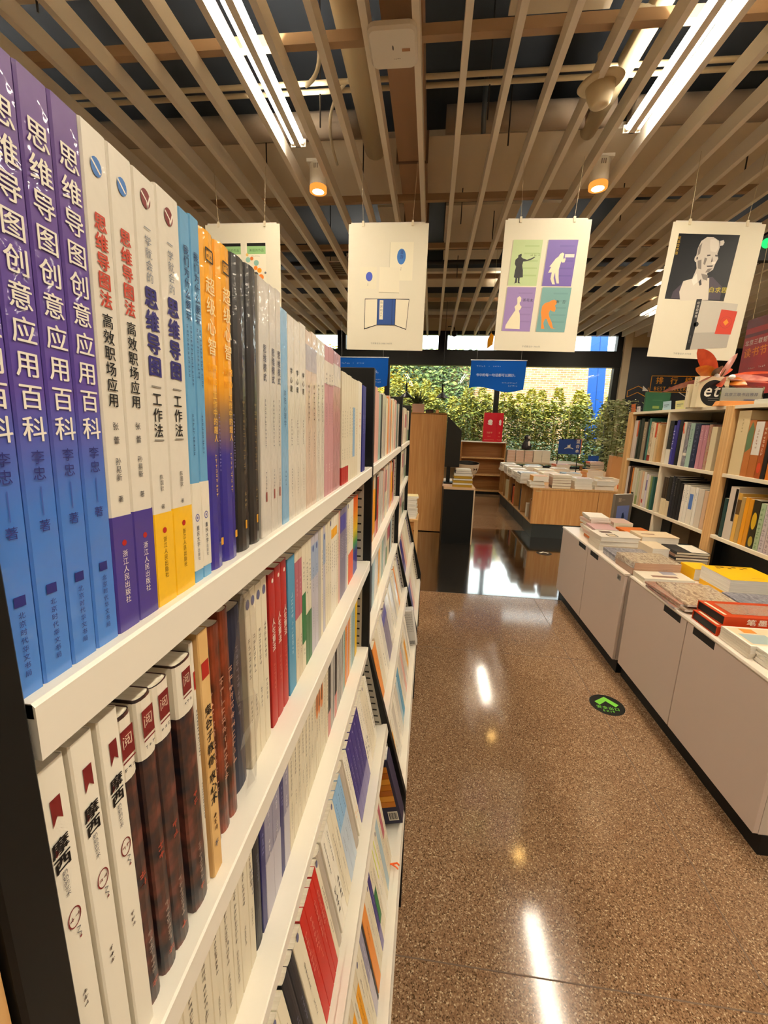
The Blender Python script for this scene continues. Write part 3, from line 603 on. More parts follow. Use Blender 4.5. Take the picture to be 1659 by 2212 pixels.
r1 = cuts([.1175, .130, .1435, .1565, .170, .1845, .2, .217, .237, .2475, .258, .279, .302, .325, .346, .369, .385, .398], ['purple']*4 + ['mapA']*2 + ['mapB']*2 + ['play']*2 + ['super']*2 + ['black']*2 + ['think']*3, .2225)
r1 += cuts([.4, .42, .44, .46, .482, .506, .528, .547, .569, .590, .606, .622, .672], ['sunny', 'wmag', 'wmag', 'wmag', 'peach', 'peach', 'whiteA', 'whiteA', 'pink', 'pink', 'pink', 'pinkW'], .209)
r1 += cuts([.684, .701, .719, .743, .767, .785, .806, .84, .883], ['creamR', 'creamR', 'creamR', 'cream', 'cream', 'creamB', 'cream', 'creamH'], .187) + cuts([.9, .92, .941], ['dkblue', 'dkblue'], .185)
put_row(NB, 'top shelf', 1.395, -.1465, r1, h=.22)
r2 = [(.1185, .1345, 'moxi', .212, -.148), (.1365, .1495, 'moxi', .212, -.148), (.152, .165, 'moxi', .212, -.148)]
r2 += [(.1655, .178, 'tower', .2, -.151), (.1815, .1945, 'tower', .2, -.151), (.1945, .21, 'tower', .2, -.151), (.2165, .235, 'tower', .199, -.151), (.236, .2405, 'thinW', .204, -.1535), (.241, .254, 'ochre', .207, -.1505)]
r2 += [(.256, .274, 'brown', .196, -.160), (.275, .289, 'brown', .196, -.160), (.29, .304, 'brown', .199, -.160), (.312, .338, 'film', .19, -.166)]
r2 += cuts([.344, .354, .367, .381, .396], ['lemon']*4, .193, -.165) + cuts([.403, .421, .44, .459], ['red']*3, .191, -.165)
r2 += cuts([.462, .489, .504, .518, .535, .549, .564, .583, .603, .619, .633, .648, .663, .677, .691, .706, .72, .735, .75, .765, .778, .791, .804, .819, .834, .85, .868, .886, .905, .924, .943, .962],
           ['teal', 'rose', 'rose', 'green', 'greenL', 'greenL', 'lilac', 'lilac', 'stone', 'cream', 'lilac', 'cream', 'cream', 'lemon', 'ytop', 'ytop', 'ytop', 'cream', 'salmon', 'plum', 'plum', 'plum', 'plum', 'violet', 'lemon', 'orfoot', 'orfoot', 'orfoot', 'rain', 'rain', 'rain'], .187, -.165)
put_row(NB, 'second shelf', 1.148, -.165, r2, h=.19)
r3 = seq(.12, [('pale', .018), ('lemon', .02), ('pale', .017), ('cream', .02), ('pale', .019), ('lemon', .018), ('pale', .021), ('cream', .018), ('pale', .02), ('pale', .016), ('lemon', .02), ('cream', .014)])
r3 += cuts([.332, .343, .361, .374, .398, .423, .436, .457], ['ink', 'ink', 'navy', 'violet', 'violet', 'navy', 'violet'])
r3 += cuts([.458, .476, .494, .511, .529, .546, .562, .579, .594, .606, .622, .64, .66], ['pale', 'lemon', 'pale', 'cream', 'pale', 'pale', 'lemon', 'cream', 'orpic', 'orpic', 'orpic', 'pale'])
r3 += cuts([.664, .68, .7, .718, .734, .754, .77, .786, .802, .818, .838, .856, .874, .892, .91, .928, .946, .962], ['pale', 'blkpink', 'stone', 'zebra', 'blkpink', 'stone', 'zebra', 'zebra', 'zebra', 'seagr', 'orange', 'salmon', 'orange', 'pale', 'sky', 'seagr', 'sky']) + [(.968, .995, 'yellow', .225)]
put_row(NB, 'third shelf', .9, -.168, r3, h=.2)
# row on the upper sloped shelf
r4 = seq(.125, [('pale', .02), ('dots', .022), ('pale', .02), ('lemon', .022), ('ink', .018), ('pale', .02), ('dots', .02), ('cream', .02), ('pale', .02), ('lemon', .02), ('pale', .018)])
r4 += cuts([.347, .366, .384, .412, .43, .456, .469, .485, .497, .52, .539, .559, .577, .599, .618, .639, .656, .688, .7, .716], ['ink', 'ink', 'lemon', 'cerise', 'cerise', 'cerise', 'cerise', 'lemon', 'beige', 'dots', 'dots', 'pale', 'lemon', 'ltblue', 'ltblue', 'ltblue', 'beige', 'orline', 'orline'])
r4 += cuts([.718, .741, .763, .791, .816, .847, .868, .889, .91, .931, .953, .975], ['indigo']*5 + ['dots', 'dots', 'pale', 'lemon', 'pale', 'dots'])
put_row(NB, 'upper sloped shelf', .664, -.104, r4, h=.184, tilt=TH)
r5 = seq(.2, [('pale', .022), ('lemon', .02), ('pale', .024), ('cream', .02), ('lemon', .022), ('pale', .02), ('dots', .02), ('pale', .02), ('cream', .022), ('lemon', .02), ('pale', .02), ('amber', .022), ('amber', .02), ('amber', .02), ('pale', .018), ('amber', .02), ('lemon', .02), ('pale', .02), ('violet', .022), ('ink', .012), ('orange', .03), ('pale', .02), ('lemon', .018), ('indigo', .02), ('green', .02), ('pale', .018), ('limestr', .02), ('limestr', .02), ('lemon', .02), ('sky', .026), ('pale', .02), ('rose', .02), ('pale', .02)])
put_row(NB, 'lower sloped shelf', .387, -.046, r5, h=.2, tilt=TH)
# a face-out gift pack and orange cord on the lowest shelf
PK = thing('boxed_set', 'navy boxed set with an orange ribbed window at the far end of lowest shelf', 'boxed set', (-.022, .985, .405), (0, -math.radians(14), 0))
obj('sleeve', box(-.056, 0, -.03, .02, 0, .205), P('20203c'), PK, bev=.001)
obj('page_block', box(-.05, -.004, -.026, .018, .2045, .209), PAGEW, PK)
for i in range(7): obj('window_rib', box(-.048, -.008, -.0325, -.0295, .058+.0185*i, .0745+.0185*i), P(['c87a22', 'e09a34', 'b0621a'][i % 3]), PK)
f = Flat((0, -.03, 0), (1, 0, 0), (0, 0, 1), .0007); f.rect(-.036, -.008, .012, .042); f.obj('barcode_label', WHT, PK)
f = Flat((0, -.03, 0), (1, 0, 0), (0, 0, 1), .0011)
for i in range(9): f.rect(-.033+.0026*i, -.033+.0026*i+(.0012 if i % 3 else .002), .016, .038)
f.obj('barcode', INK, PK)
oc = obj('ribbon_bookmark', MB().tube([(-.062, .842, .392), (-.046, .848, .395), (-.03, .852, .396), (-.024, .85, .392)], .0022, 6).tube([(-.046, .848, .396), (-.032, .842, .396), (-.026, .838, .395)], .0018, 6), P('e0622a'))
tag(oc, 'orange ribbon lying on the edge of the lowest sloped shelf', 'ribbon')
# loose plastic film around the dark blue book
fm = MB(); rr = random.Random(5)
for i in range(9):
    for j in range(3): fm.v.append((-.158 + rr.uniform(-.004, .006), .307 + .017*j + rr.uniform(-.003, .003), 1.151 + .2*i/8 + rr.uniform(-.003, .003)))
for i in range(8):
    for j in range(2): a = i*3+j; fm.f.append((a, a+1, a+4, a+3))
for i in range(6): fm.quad(*[(-.165+rr.uniform(-.015, .015), .33+rr.uniform(-.02, .02), 1.345+rr.uniform(-.012, .01)) for _ in range(3)])
fo = obj('plastic_sleeve', fm, glass_mat('plastic_film', 'ffffff', .25)); tag(fo, 'crumpled clear plastic sleeve around the dark blue book on the second shelf', 'plastic sleeve')
# ---- second and third bookcase
def fill(where, rowname, z, X, y0, y1, ks, h, tilt=0, step=.028, d=.14):
    rows, y, i = [], y0, 0
    rn = random.Random(hash_(where + rowname))
    while y < y1:
        w_ = step*rn.uniform(.75, 1.25); k = ks[i % len(ks)]; rows.append((y, min(y+w_, y1+.01), k, h*rn.uniform(.93, 1.0))); y += w_; i += 1
    put_row(where, rowname, z, X, rows, h=h, tilt=tilt, d=d, hj=0)
def hash_(s): return sum(ord(c)*(i+1) for i, c in enumerate(s))
SB = 'second black bookcase'
fill(SB, 'top shelf', 1.395, -.15, 1.13, 1.98, ['salmon', 'salmon', 'seagr', 'ink', 'whiteA', 'think', 'lemon', 'orange', 'salmon', 'whiteA', 'orange', 'pale', 'whiteA', 'cream'], .205, step=.045)
fill(SB, 'second shelf', 1.148, -.16, 1.12, 1.95, ['salmon', 'orange', 'amber', 'blkpink', 'red', 'whiteA', 'zebra', 'whiteA', 'salmon', 'think', 'rose', 'lemon', 'whiteA', 'zebra'], .2, step=.045)
fill(SB, 'third shelf', .9, -.165, 1.12, 1.98, ['rose', 'rose', 'ink', 'sky', 'whiteA', 'think', 'amber', 'lemon', 'seagr', 'whiteA', 'zebra', 'greenL'], .2, step=.05)
fill(SB, 'upper sloped shelf', .664, -.104, 1.11, 2.0, ['orange', 'pale', 'dots', 'whiteA', 'plum', 'plum', 'think', 'whiteA', 'dots', 'whiteA', 'zebra', 'lemon', 'whiteA'], .19, tilt=TH, step=.05)
fill(SB, 'lower sloped shelf', .387, -.046, 1.1, 1.9, ['amber', 'dots', 'whiteA', 'dots', 'whiteA', 'sky', 'teal', 'pale', 'whiteA', 'salmon', 'think', 'lemon'], .19, tilt=TH, step=.05)
TB = 'third black bookcase'
for rn_, z, X, tl in (('top shelf', 1.395, -.15, 0), ('second shelf', 1.148, -.16, 0), ('third shelf', .9, -.165, 0), ('upper sloped shelf', .664, -.104, TH), ('lower sloped shelf', .387, -.046, TH)):
    fill(TB, rn_, z, X, 2.13, 2.86, ['salmon', 'whiteA', 'cream', 'rose', 'whiteA', 'think', 'greenL', 'sky'] if z > .8 else ['pale', 'indigo', 'salmon', 'lemon', 'limestr', 'pale'], .2, tilt=tl, step=.11)
# shrink wrapped pack leaning out of the low shelf of the second bookcase
wp = thing('wrapped_pack', 'white wrapped pack of leaflets with barcode leaning out over the lowest shelf', 'pack', (-.012, 1.95, .385), (0, -math.radians(9), 0))
obj('pack', box(-.062, 0, 0, .05, 0, .2), W('d8d6d2'), wp, bev=.006)
f = Flat((0, 0, 0), (1, 0, 0), (0, 0, 1), .001)
for i in range(8): f.htext('#7', -.056, .175-.013*i, .0062)
for i in range(9): f.rect(-.036+.003*i, -.036+.003*i+(.0014 if i % 2 else .002), .012, .032)
f.obj('lettering', P('4a4a50'), wp)
# ================================================================ CABINETS ALONG THE AISLE
def cabinet(y0, y1, lab):
    t = thing('book_cabinet', lab, 'cabinet', (1.212 if y0 > 2 else 1.232, y0, 0), group='low white cabinets along the aisle')
    L = y1 - y0; D = .63
    obj('plinth', box(.03, D, .0, L, 0, .085), BLACK, t)
    obj('carcass', box(.02, D, .004, L-.004, .085, .645), M('cfc2b6', .5), t)
    obj('countertop', MB().prism([(-.004, .645), (D, .645), (D, .66), (-.004, .66), (-.007, .652)], 0, L, 'y'), mat('counter_top', 'dccfbe', .3), t)
    h = L/2
    for i in (0, 1):
        a, b_ = i*h + .003, (i+1)*h - .003
        # finger cut-out next to the meeting edge
        ca, cb = (b_-.19, b_-.045) if i == 0 else (a+.045, a+.19)
        dr = obj('door', MB().prism([(a, .088), (b_, .088), (b_, .642), (cb, .642), (cb, .607), (ca, .607), (ca, .642), (a, .642)], 0, .018, 'x'), DOOR, t, bev=.0008)
        obj('handle_recess', box(.001, .0195, ca, cb, .607, .6435), M('0a0c0c', .6), dr)
    if lab.startswith('far'): pass
    if y0 < 2: return t
    lk = obj('lock', box(-.002, .002, .05, .095, .595, .625), GREYM, t)
    obj('keyhole', box(-.003, -.0015, .066, .071, .602, .618), M('1a1a1a', .6), lk); obj('keyhole', box(-.003, -.0015, .08, .084, .602, .618), M('1a1a1a', .6), lk)
    return t
cabinet(2.50, 3.70, 'far white two-door cabinet, its end by the dark floor strip')
cabinet(1.36, 2.475, 'middle white two-door cabinet with the yellow and red books on top')
# ---- piles on the cabinets: books lying flat, spine or fore-edge to the aisle
def flat_book(x, y, z, bw, bd, th, cov, lab, grp, yaw=0, hard=False, pages=None, front=(), b=0, spine_out=True, text=(), name='stacked_book'):
    """lying book: bw = size along the aisle (y), bd = depth away from the aisle (x); near aisle corner region centred at x, y"""
    # standing frame: spine +x, thickness y, height z -> lying: cover up; spine towards -x (the aisle) or away
    R = Matrix.Rotation(yaw + (math.pi if spine_out else 0), 4, 'Z') @ Matrix.Rotation(math.pi/2, 4, 'X')
    # after the turn: local x -> +-world x, local y -> up, local z -> -+ world y
    e = R.to_euler()
    off = R @ Vector((bd/2, 0, -bw/2))
    loc = Vector((x, y, z + th/2)) + off if True else None
    return book(name, th, bw, bd, cov, lab, grp, tuple(loc), tuple(e), b=b, hard=hard, pages=pages, front=front or None, text=text)
def pr(*rects):      # cover print helper: list of (u0,u1,v0,v1,material)
    d = {}
    for u0, u1, v0, v1, m in rects: d.setdefault(m.name, (m, []))[1].append((u0, u1, v0, v1))
    o = []
    for m, rs in d.values():
        o.append((lambda f, rs=rs: [f.rect(-r[1], -r[0], r[2], r[3]) for r in rs], m))
    return o
ZC = .6605
GC = 'books piled on the low cabinets'
class Pile:
    def __init__(s, x, y, z=ZC): s.x, s.y, s.z = x, y, z
    def add(s, bw, bd, th, cov, lab, dx=0, dy=0, yaw=0, grp=GC, **k):
        o = flat_book(s.x+dx, s.y+dy, s.z, bw, bd, th, cov, lab, grp, yaw, **k); s.z += th + .0006; return o
rp = random.Random(11)
COV = {'w': P('e2d9c8'), 'p': P('d8b8a8'), 'o': P('d0702c'), 'g': P('8c8c8e'), 'br': P('7a5a48'), 'bk': P('1e1d1f'), 'c': P('d9cbb0'), 'y': P('f0b814'), 'r': P('c23a1c'), 'bl': P('6a6a80'), 't': P('a08a74'), 'pk': P('c09a98')}
ARTC = noise_mat('photo_print', [(.3, '6a5444'), (.45, 'a58a70'), (.6, 'cfc0a4'), (.75, '8a7460')], 38, .3, (1, 1, .4), 7, coat=.6, distortion=2.5)
ARTG = noise_mat('grey_photo_print', [(.3, '4a4a56'), (.5, '7a7884'), (.7, 'a7a4aa')], 38, .3, (1, 1, .4), 7, coat=.6, distortion=2.5)
ARTR = noise_mat('red_photo_print', [(.3, '8a5a48'), (.5, 'b0907c'), (.62, 'a8604a'), (.8, 'd8c8b4')], 38, .3, (1, 1, .4), 7, coat=.6, distortion=2.5)
# A: far end pile
p = Pile(1.40, 3.50)
for i, (k, th) in enumerate([('w', .02), ('p', .018), ('w', .02), ('p', .016), ('w', .02), ('p', .02), ('w', .018), ('w', .02)]):
    p.add(.21, .15, th, COV[k], '%s book %s from the bottom in the tallest pile at the far cabinet end' % ('white' if k == 'w' else 'pinkish', word(i+1)), rp.uniform(-.01, .01), rp.uniform(-.015, .015), rp.uniform(-.08, .08), pages=PAGEW, front=pr((-.13, -.02, .02, .19, COV['w'])))
p = Pile(1.62, 3.6)
for i in range(4): p.add(.2, .15, .024, COV['p' if i % 2 else 'w'], 'pale book %s from the bottom in the pile beside the standing grey cover' % word(i+1), rp.uniform(-.01, .01), rp.uniform(-.01, .01), rp.uniform(-.1, .1))
p = Pile(1.36, 3.30)
for i, (k, th) in enumerate([('o', .022), ('w', .018), ('p', .02), ('w', .022), ('pk', .02)]):
    p.add(.22, .17, th, COV[k], '%s book %s from the bottom in the front pile with an orange base' % ({'o': 'orange', 'w': 'white', 'p': 'pinkish', 'pk': 'rose'}[k], word(i+1)), rp.uniform(-.015, .015), rp.uniform(-.01, .01), rp.uniform(-.06, .06), pages=PAGEW, front=pr((-.15, -.02, .03, .1, COV['pk'])))
p = Pile(1.64, 3.33)
for i, (k, th) in enumerate([('bk', .022), ('t', .02), ('w', .018), ('o', .022)]):
    p.add(.2, .2, th, COV[k], '%s book %s from the bottom in the pile under an orange cover' % ({'bk': 'black', 't': 'tan', 'w': 'white', 'o': 'orange'}[k], word(i+1)), rp.uniform(-.01, .01), rp.uniform(-.01, .01), rp.uniform(-.08, .08))
# B: three thick white books, two thick beige ones
p = Pile(1.375, 3.085)
for i, th in enumerate((.034, .034, .034)):
    fr = pr((-.13, -.06, .02, .09, P('3a2a22')), (-.12, -.07, .03, .08, P('c9b48e')), (-.13, -.05, .12, .18, P('5a4232'))) if i == 2 else ()
    p.add(.2, .27, th, P('d8cdbc'), 'thick pale book %s from the bottom in the pile with ornate dark cover print' % word(i+1), 0, rp.uniform(-.006, .006), rp.uniform(-.03, .03), pages=PAGEW, front=fr, hard=True)
p = Pile(1.645, 3.08)
for i, th in enumerate((.055, .062)):
    p.add(.18, .25, th, P('d9c3a2'), 'very thick cream book, %s of the two below the bookcase' % ('lower' if i == 0 else 'upper'), 0, 0, rp.uniform(-.04, .02), pages=PAGEW, hard=True, front=pr((-.12, -.03, .07, .09, P('7a4a3a'))))
# C: grey wrapped catalogues
p = Pile(1.375, 2.83)
for i in range(3): p.add(.2, .26, .013, ARTG, 'grey wrapped catalogue %s from the bottom, behind the brown catalogues' % word(i+1), 0, rp.uniform(-.01, .01), rp.uniform(-.03, .03), pages=PAGEW)
p = Pile(1.56, 2.90); p.add(.2, .12, .085, P('d8c4a6'), 'cream slipcase box standing low beside the dark sketch books', 0, 0, .02, pages=PAGEW)
p = Pile(1.70, 2.82)
for i, k in enumerate(('bk', 't', 'bk', 'br', 'bk')):
    p.add(.19, .2, .018, COV[k], '%s sketch book %s from the bottom in the pile by the oak post' % ({'bk': 'black', 't': 'tan', 'br': 'brown'}[k], word(i+1)), rp.uniform(-.01, .01), rp.uniform(-.006, .006), rp.uniform(-.05, .05), hard=True, pages=PAGE, front=pr((-.19, -.09, .0, .19, COV['w'])) if i == 4 else ())
# D: two thick brown catalogues
p = Pile(1.375, 2.6)
for i in range(2): p.add(.22, .27, .038, ARTC if i else P('a88a78'), '%s of the two thick brown wrapped catalogues' % ('lower' if i == 0 else 'upper'), 0, 0, .02+.03*i, pages=noise_mat('tan_page_edges', [(.3, 'b08a72'), (.7, 'caa48a')], 6, .8, (1, 60, 1)))
# E: large white leaflet, yellow book
p = Pile(1.38, 2.44)
for i in range(2): p.add(.17, .27, .014, P('ddd2bc'), '%s flat cream booklet in front of the yellow books' % ('lower' if i == 0 else 'upper'), 0, 0, -.02+.03*i, pages=PAGEW, front=pr((-.2, -.06, .03, .06, P('8a6a5a')), (-.22, -.14, .08, .14, P('9a96a0'))) if i else ())
p = Pile(1.62, 2.52); p.add(.13, .12, .07, P('f0b814'), 'small thick yellow book behind the big yellow one', 0, 0, .03, pages=PAGEW, hard=True)
# F: big yellow book on a second one
p = Pile(1.70, 2.30)
p.add(.235, .25, .03, P('efb616'), 'yellow book underneath the thick yellow one', 0, 0, .03, pages=PAGEW)
p.add(.235, .26, .078, P('f2b90f'), 'very thick bright yellow book on top of its pile', 0, 0, .0, pages=PAGEW, spine_out=False,
      front=[(lambda f: [f.rect(.04+.03*i, .06+.03*i, .02+.016*(i % 2), .034+.016*(i % 2)) for i in range(6)] and f.rect(.05, .2, .012, .02), P('4a3410')), (lambda f: f.rect(.07, .13, .19, .196), P('c08a10'))])
# G: brown glossy magazines
p = Pile(1.375, 2.15)
for i in range(4): p.add(.3, .3 if i < 3 else .26, .011, ARTC if i % 2 else ARTR, 'brown glossy magazine %s from the bottom, in front of the big yellow book' % word(i+1), .01*(i % 2), -.04*(i % 2), .05*(i % 3)-.04, pages=PAGEW)
# H: grey blue magazines
p = Pile(1.68, 2.06)
p.add(.21, .28, .036, P('cfc8bc'), 'thick book underneath the grey blue magazine', 0, 0, .02, pages=PAGEW)
p.add(.22, .3, .008, ARTG, 'grey blue magazine lying beyond the red books', 0, 0, -.02, pages=PAGEW)
# I: red boxed books, black face to the aisle, red face with white brush writing to the camera
for i, (z, dx, dy, yaw, lab) in enumerate(((ZC, 0, 0, -.02, 'lower of two orange red boxed books with black ends'), (ZC+.0425, .03, .012, .03, 'upper of two orange red boxed books with white brush lettering'))):
    t = thing('boxed_book', lab, 'book', (1.245+dx, 1.75+dy, z), (0, 0, yaw), 'orange red boxed books')
    RBX = P('bd3f16')
    obj('box', MB().box(0, .32, 0, .17, 0, .003).box(0, .32, 0, .17, .039, .042).box(0, .32, 0, .003, .003, .039).box(0, .32, .167, .17, .003, .039).box(.31, .32, .003, .167, .003, .039), RBX, t)
    obj('black_pages', box(.004, .31, .003, .167, .003, .039), P('141414'), t)
    f = Flat((0, 0, .0), (1, 0, 0), (0, 0, 1), .001)
    for k in range(5): f.htext('笔墨丹青山'[k], .09+.045*k, .021, .03, .03, wx=1.3)
    f.obj('lettering', P('efe4d2'), t)
    f = Flat((0, 0, .042), (1, 0, 0), (0, 1, 0), .001); f.rect(.05, .29, .03, .14); f.obj('cover_photo', ARTR, t)
    f = Flat((0, 0, .042), (1, 0, 0), (0, 1, 0), .0014); f.rect(.01, .022, .02, .15); f.obj('cover_stripe', P('e6d3b4'), t)
# J: white magazines with colour cover
p = Pile(1.375, 1.655)
for i in range(5): p.add(.165, .25, .0105, P('e6dccb'), 'white magazine %s from the bottom in the pile next to the red books' % word(i+1), 0, rp.uniform(-.004, .004), rp.uniform(-.015, .015), pages=PAGEW,
    front=(pr((-.24, -.01, .01, .155, P('dcc4a0')), (-.23, -.14, .02, .07, P('8a86a0')), (-.12, -.02, .02, .1, P('9aa8a4')), (-.22, -.17, .085, .14, INK), (-.1, -.05, .11, .145, P('d88a3a'))) if i == 4 else ()))
p = Pile(1.4, 1.485)
for i in range(6): p.add(.165, .26, .009, P('e8e2d4'), 'white booklet %s from the bottom in the pile closest to the camera' % word(i+1), 0, rp.uniform(-.006, .006), rp.uniform(-.04, .04), pages=PAGEW)
p = Pile(1.66, 1.62)
for i in range(3): p.add(.2, .26, .016, ARTG if i == 2 else P('d8d0c2'), 'booklet %s from the bottom behind the white magazines' % word(i+1), 0, 0, rp.uniform(-.04, .04), pages=PAGEW)
p = Pile(1.69, 1.84)
for i in range(2): p.add(.18, .24, .02, P('cfc6bc') if i == 0 else ARTG, '%s grey brochure behind the red books' % ('lower' if i == 0 else 'upper'), 0, 0, rp.uniform(-.03, .03), pages=PAGEW)
# standing grey cover at the far end
sb = book('display_book', .03, .3, .2, P('6a6258'), 'grey book with a blue picture standing upright at the far cabinet end', 'display books', (1.62, 3.735, ZC), (0, 0, math.radians(205)),
          front=[(lambda f: f.rect(.03, .17, .02, .2), P('6a78b0')), (lambda f: f.poly([(.09, .04), (.12, .04), (.125, .1), (.11, .14), (.095, .13)]), P('22304e')), (lambda f: f.htext('第一', .03, .25, .04), P('b8a890'))], pages=PAGEW)
# ================================================================ TALL PALE BOOKCASES
XF = 1.86
def tall_case(y0, y1, lab, ymid):
    t = thing('tall_bookcase', lab, 'bookcase', (XF, y0, 0), group='tall pale bookcases behind the cabinets')
    L = y1 - y0; D = .32
    WPN = M('dcd0b8', .5)
    for a, b_ in (((-.075, 0), (L, L+.075)) if ymid else ((-.075, 0),)): obj('post', box(-.008, D, a, b_, 0, 1.675), PINE, t, bev=.003)
    for a, b_ in ((0, .02), (L-.02, L)): obj('liner', box(0.03, D, a, b_, .6, 1.64), BLACK, t)
    obj('top_board', box(-.004, D+.02, 0, L, 1.655, 1.675), WPN, t)
    obj('back_panel', box(D-.012, D, 0, L, .6, 1.655), M('8f7a5e', .6), t)
    if ymid: obj('divider', box(.004, D-.012, ymid-y0-.0125, ymid-y0+.0125, .6, 1.655), WPN, t)
    for z in (1.255, .855): obj('shelf', box(0, D-.012, 0, L, z-.022, z), WPN, t, bev=.0008)
    obj('lower_panel', box(.03, .05, 0, L, .0, .62), BLACK, t)
    obj('dark_panel', box(.08, .095, L*.42 if ymid else L*.55, L-.02, .62, .833), BLACK, t)
    return t
tall_case(2.915, 4.15, 'tall pale bookcase with orange framed sign and red plant on top', 3.565)
tall_case(1.56, 2.84, 'tall pale bookcase with yellow spined books, close to the yellow book pile', None)
def right_row(lab, z, specs, grp):
    """specs: (y_start going towards the camera, thickness, height, colour, words, options)"""
    for i, (y, wd, h, c, desc, *o) in enumerate(specs):
        kw = dict(o[0]) if o else {}
        m = c if not isinstance(c, str) else P(c)
        book('hardcover_book', wd-.001, h, .2, m, '%s, %s from the window, %s' % (desc, word(i+1), lab), grp, (XF+.012, y-wd/2, z+.0004), (0, 0, math.pi), b=kw.pop('b', .001), **kw)
def T(n, zt, sz, c, **k): return ('#%d' % n, zt, sz, P(c), k)
G1 = 'books in the tall pale bookcases'
# far bay, upper
right_row('upper far bay, tall bookcase', 1.255, [
    (4.125, .03, .345, 'c4b6ac', 'grey cream picture book'), (4.093, .03, .345, 'cabbb2', 'pale grey picture book'), (4.062, .022, .345, 'b8a8a0', 'grey striped picture book', dict(bands=[(.2, .34, P('c8582c'))])), (4.038, .03, .35, '1c2a24', 'dark green book'), (4.0, .05, .36, '14201c', 'thick black green book'),
    (3.945, .055, .33, '8a7a66', 'brown photo spined book', dict(text=[T(6, .28, .018, 'd8c8b0')])), (3.885, .02, .35, '1a1c1e', 'black narrow book'), (3.86, .03, .36, '2f6a62', 'teal spined book'), (3.828, .045, .33, ARTC, 'photo spined book with a red foot', dict(bands=[(0, .05, P('8a2c1c'))])), (3.78, .03, .32, 'd8c8aa', 'cream book'),
    (3.748, .025, .32, 'c84a24', 'orange red topped book', dict(bands=[(0, .2, P('d6c6a8'))])), (3.72, .03, .315, 'd2b48a', 'tan cream book', dict(text=[T(5, .26, .014, '6a5238')])), (3.688, .025, .3, 'c9a06a', 'narrow tan book')], G1)
right_row('upper near bay, tall bookcase', 1.255, [
    (3.545, .06, .335, '1b1d22', 'black book with white foot', dict(bands=[(0, .115, P('ddd6c6'))], text=[T(4, .3, .03, '4a4638')])), (3.482, .03, .3, '3a3a8a', 'white lettered blue book', dict(text=[T(6, .27, .024, 'd8d8e8')])), (3.45, .035, .34, '2c2478', 'violet blue book'), (3.412, .045, .34, '15171a', 'black blue book'),
    (3.362, .04, .325, 'd9d2c6', 'white book with orange curve', dict(art=[(lambda f: f.line([(-.012, .315), (-.015, .28), (0, .24)], .014), P('d8562c'))])), (3.318, .04, .32, ARTG, 'monochrome photo spined book', dict(bands=[(.08, .1, P('e0dacc'))])), (3.274, .05, .315, '9db8ac', 'mint green book', dict(text=[T(8, .28, .016, '4a6a5e')])), (3.22, .06, .31, '232a44', 'navy patterned book', dict(text=[T(8, .3, .03, '5a6078')])),
    (3.155, .04, .3, 'b9808e', 'pink book', dict(text=[T(5, .27, .014, 'e0c4c8')])), (3.112, .04, .3, 'b47a88', 'second pink book beside its twin', dict(text=[T(5, .27, .014, 'e0c4c8')])), (3.068, .03, .305, ARTR, 'dark floral spined book'), (3.036, .055, .29, 'd9c9a4', 'cream book next to the oak post')], G1)
right_row('lower far bay, tall bookcase', .855, [
    (4.125, .04, .325, 'c9bcb4', 'pale grey book'), (4.08, .045, .33, '3a1c14', 'dark brown book'), (4.03, .025, .32, 'c87a34', 'orange book', ), (4.0, .04, .325, 'cfc4a8', 'cream book with black foot', dict(bands=[(0, .1, P('1c1c1c'))])), (3.955, .03, .32, 'c9c2ae', 'pale cream book'), (3.92, .03, .3, 'b8bc98', 'cream and olive book', dict(bands=[(0, .08, P('8a9a5c'))])),
    (3.885, .035, .31, 'c0b49a', 'beige book'), (3.845, .03, .305, 'd2a888', 'peach book'), (3.81, .04, .305, 'd9d0c2', 'white book with red spot', dict(art=[(lambda f: f.disc(0, .05, .012, .02), P('b0342c'))])), (3.765, .03, .29, 'd0c6ce', 'pale lilac book', dict(art=[(lambda f: f.rect(-.01, .01, .15, .24), P('6a5a8a'))])), (3.73, .03, .285, 'd9cdb8', 'ivory book'), (3.695, .025, .28, '7a8a54', 'green and gold book'), (3.665, .03, .28, '2f5a52', 'dark teal book')], G1)
right_row('lower near bay, tall bookcase', .855, [
    (3.5, .022, .3, '3c2f24', 'dark book with tan foot', dict(bands=[(0, .13, P('d8c9a4'))])), (3.476, .022, .3, '3c2f24', 'second dark book with tan foot', dict(bands=[(0, .13, P('d8c9a4'))])), (3.452, .022, .3, '3c2f24', 'third dark book with tan foot', dict(bands=[(0, .13, P('d8c9a4'))])), (3.428, .045, .31, '1e1d1c', 'black book with tan foot', dict(bands=[(0, .12, P('d0bf9c'))])),
    (3.38, .035, .32, '1c1f2a', 'black blue book', dict(text=[T(7, .28, .014, '7a7a80')])), (3.343, .035, .31, '16181c', 'black lettered book', dict(text=[T(7, .27, .014, '8a8478')])), (3.306, .035, .3, '14161a', 'plain black book'), (3.268, .035, .28, '16181c', 'second plain black book'),
    (3.228, .035, .275, 'dcd8ce', 'white book', dict(text=[T(6, .24, .014, '5a6478')])), (3.19, .035, .275, 'dcd8ce', 'second white book', dict(text=[T(6, .24, .014, '5a6478')])), (3.15, .06, .27, 'dcd6c8', 'white book with blue panel', dict(art=[(lambda f: f.rect(-.02, .02, .11, .22), P('4a70b4'))])), (3.086, .03, .275, 'dedad2', 'slim white book', dict(text=[T(6, .24, .01, '3a4a6a')])), (3.052, .06, .27, 'c8beb0', 'grey cream book'), (2.988, .04, .265, 'c9a88a', 'tan edged book beside the post')], G1)
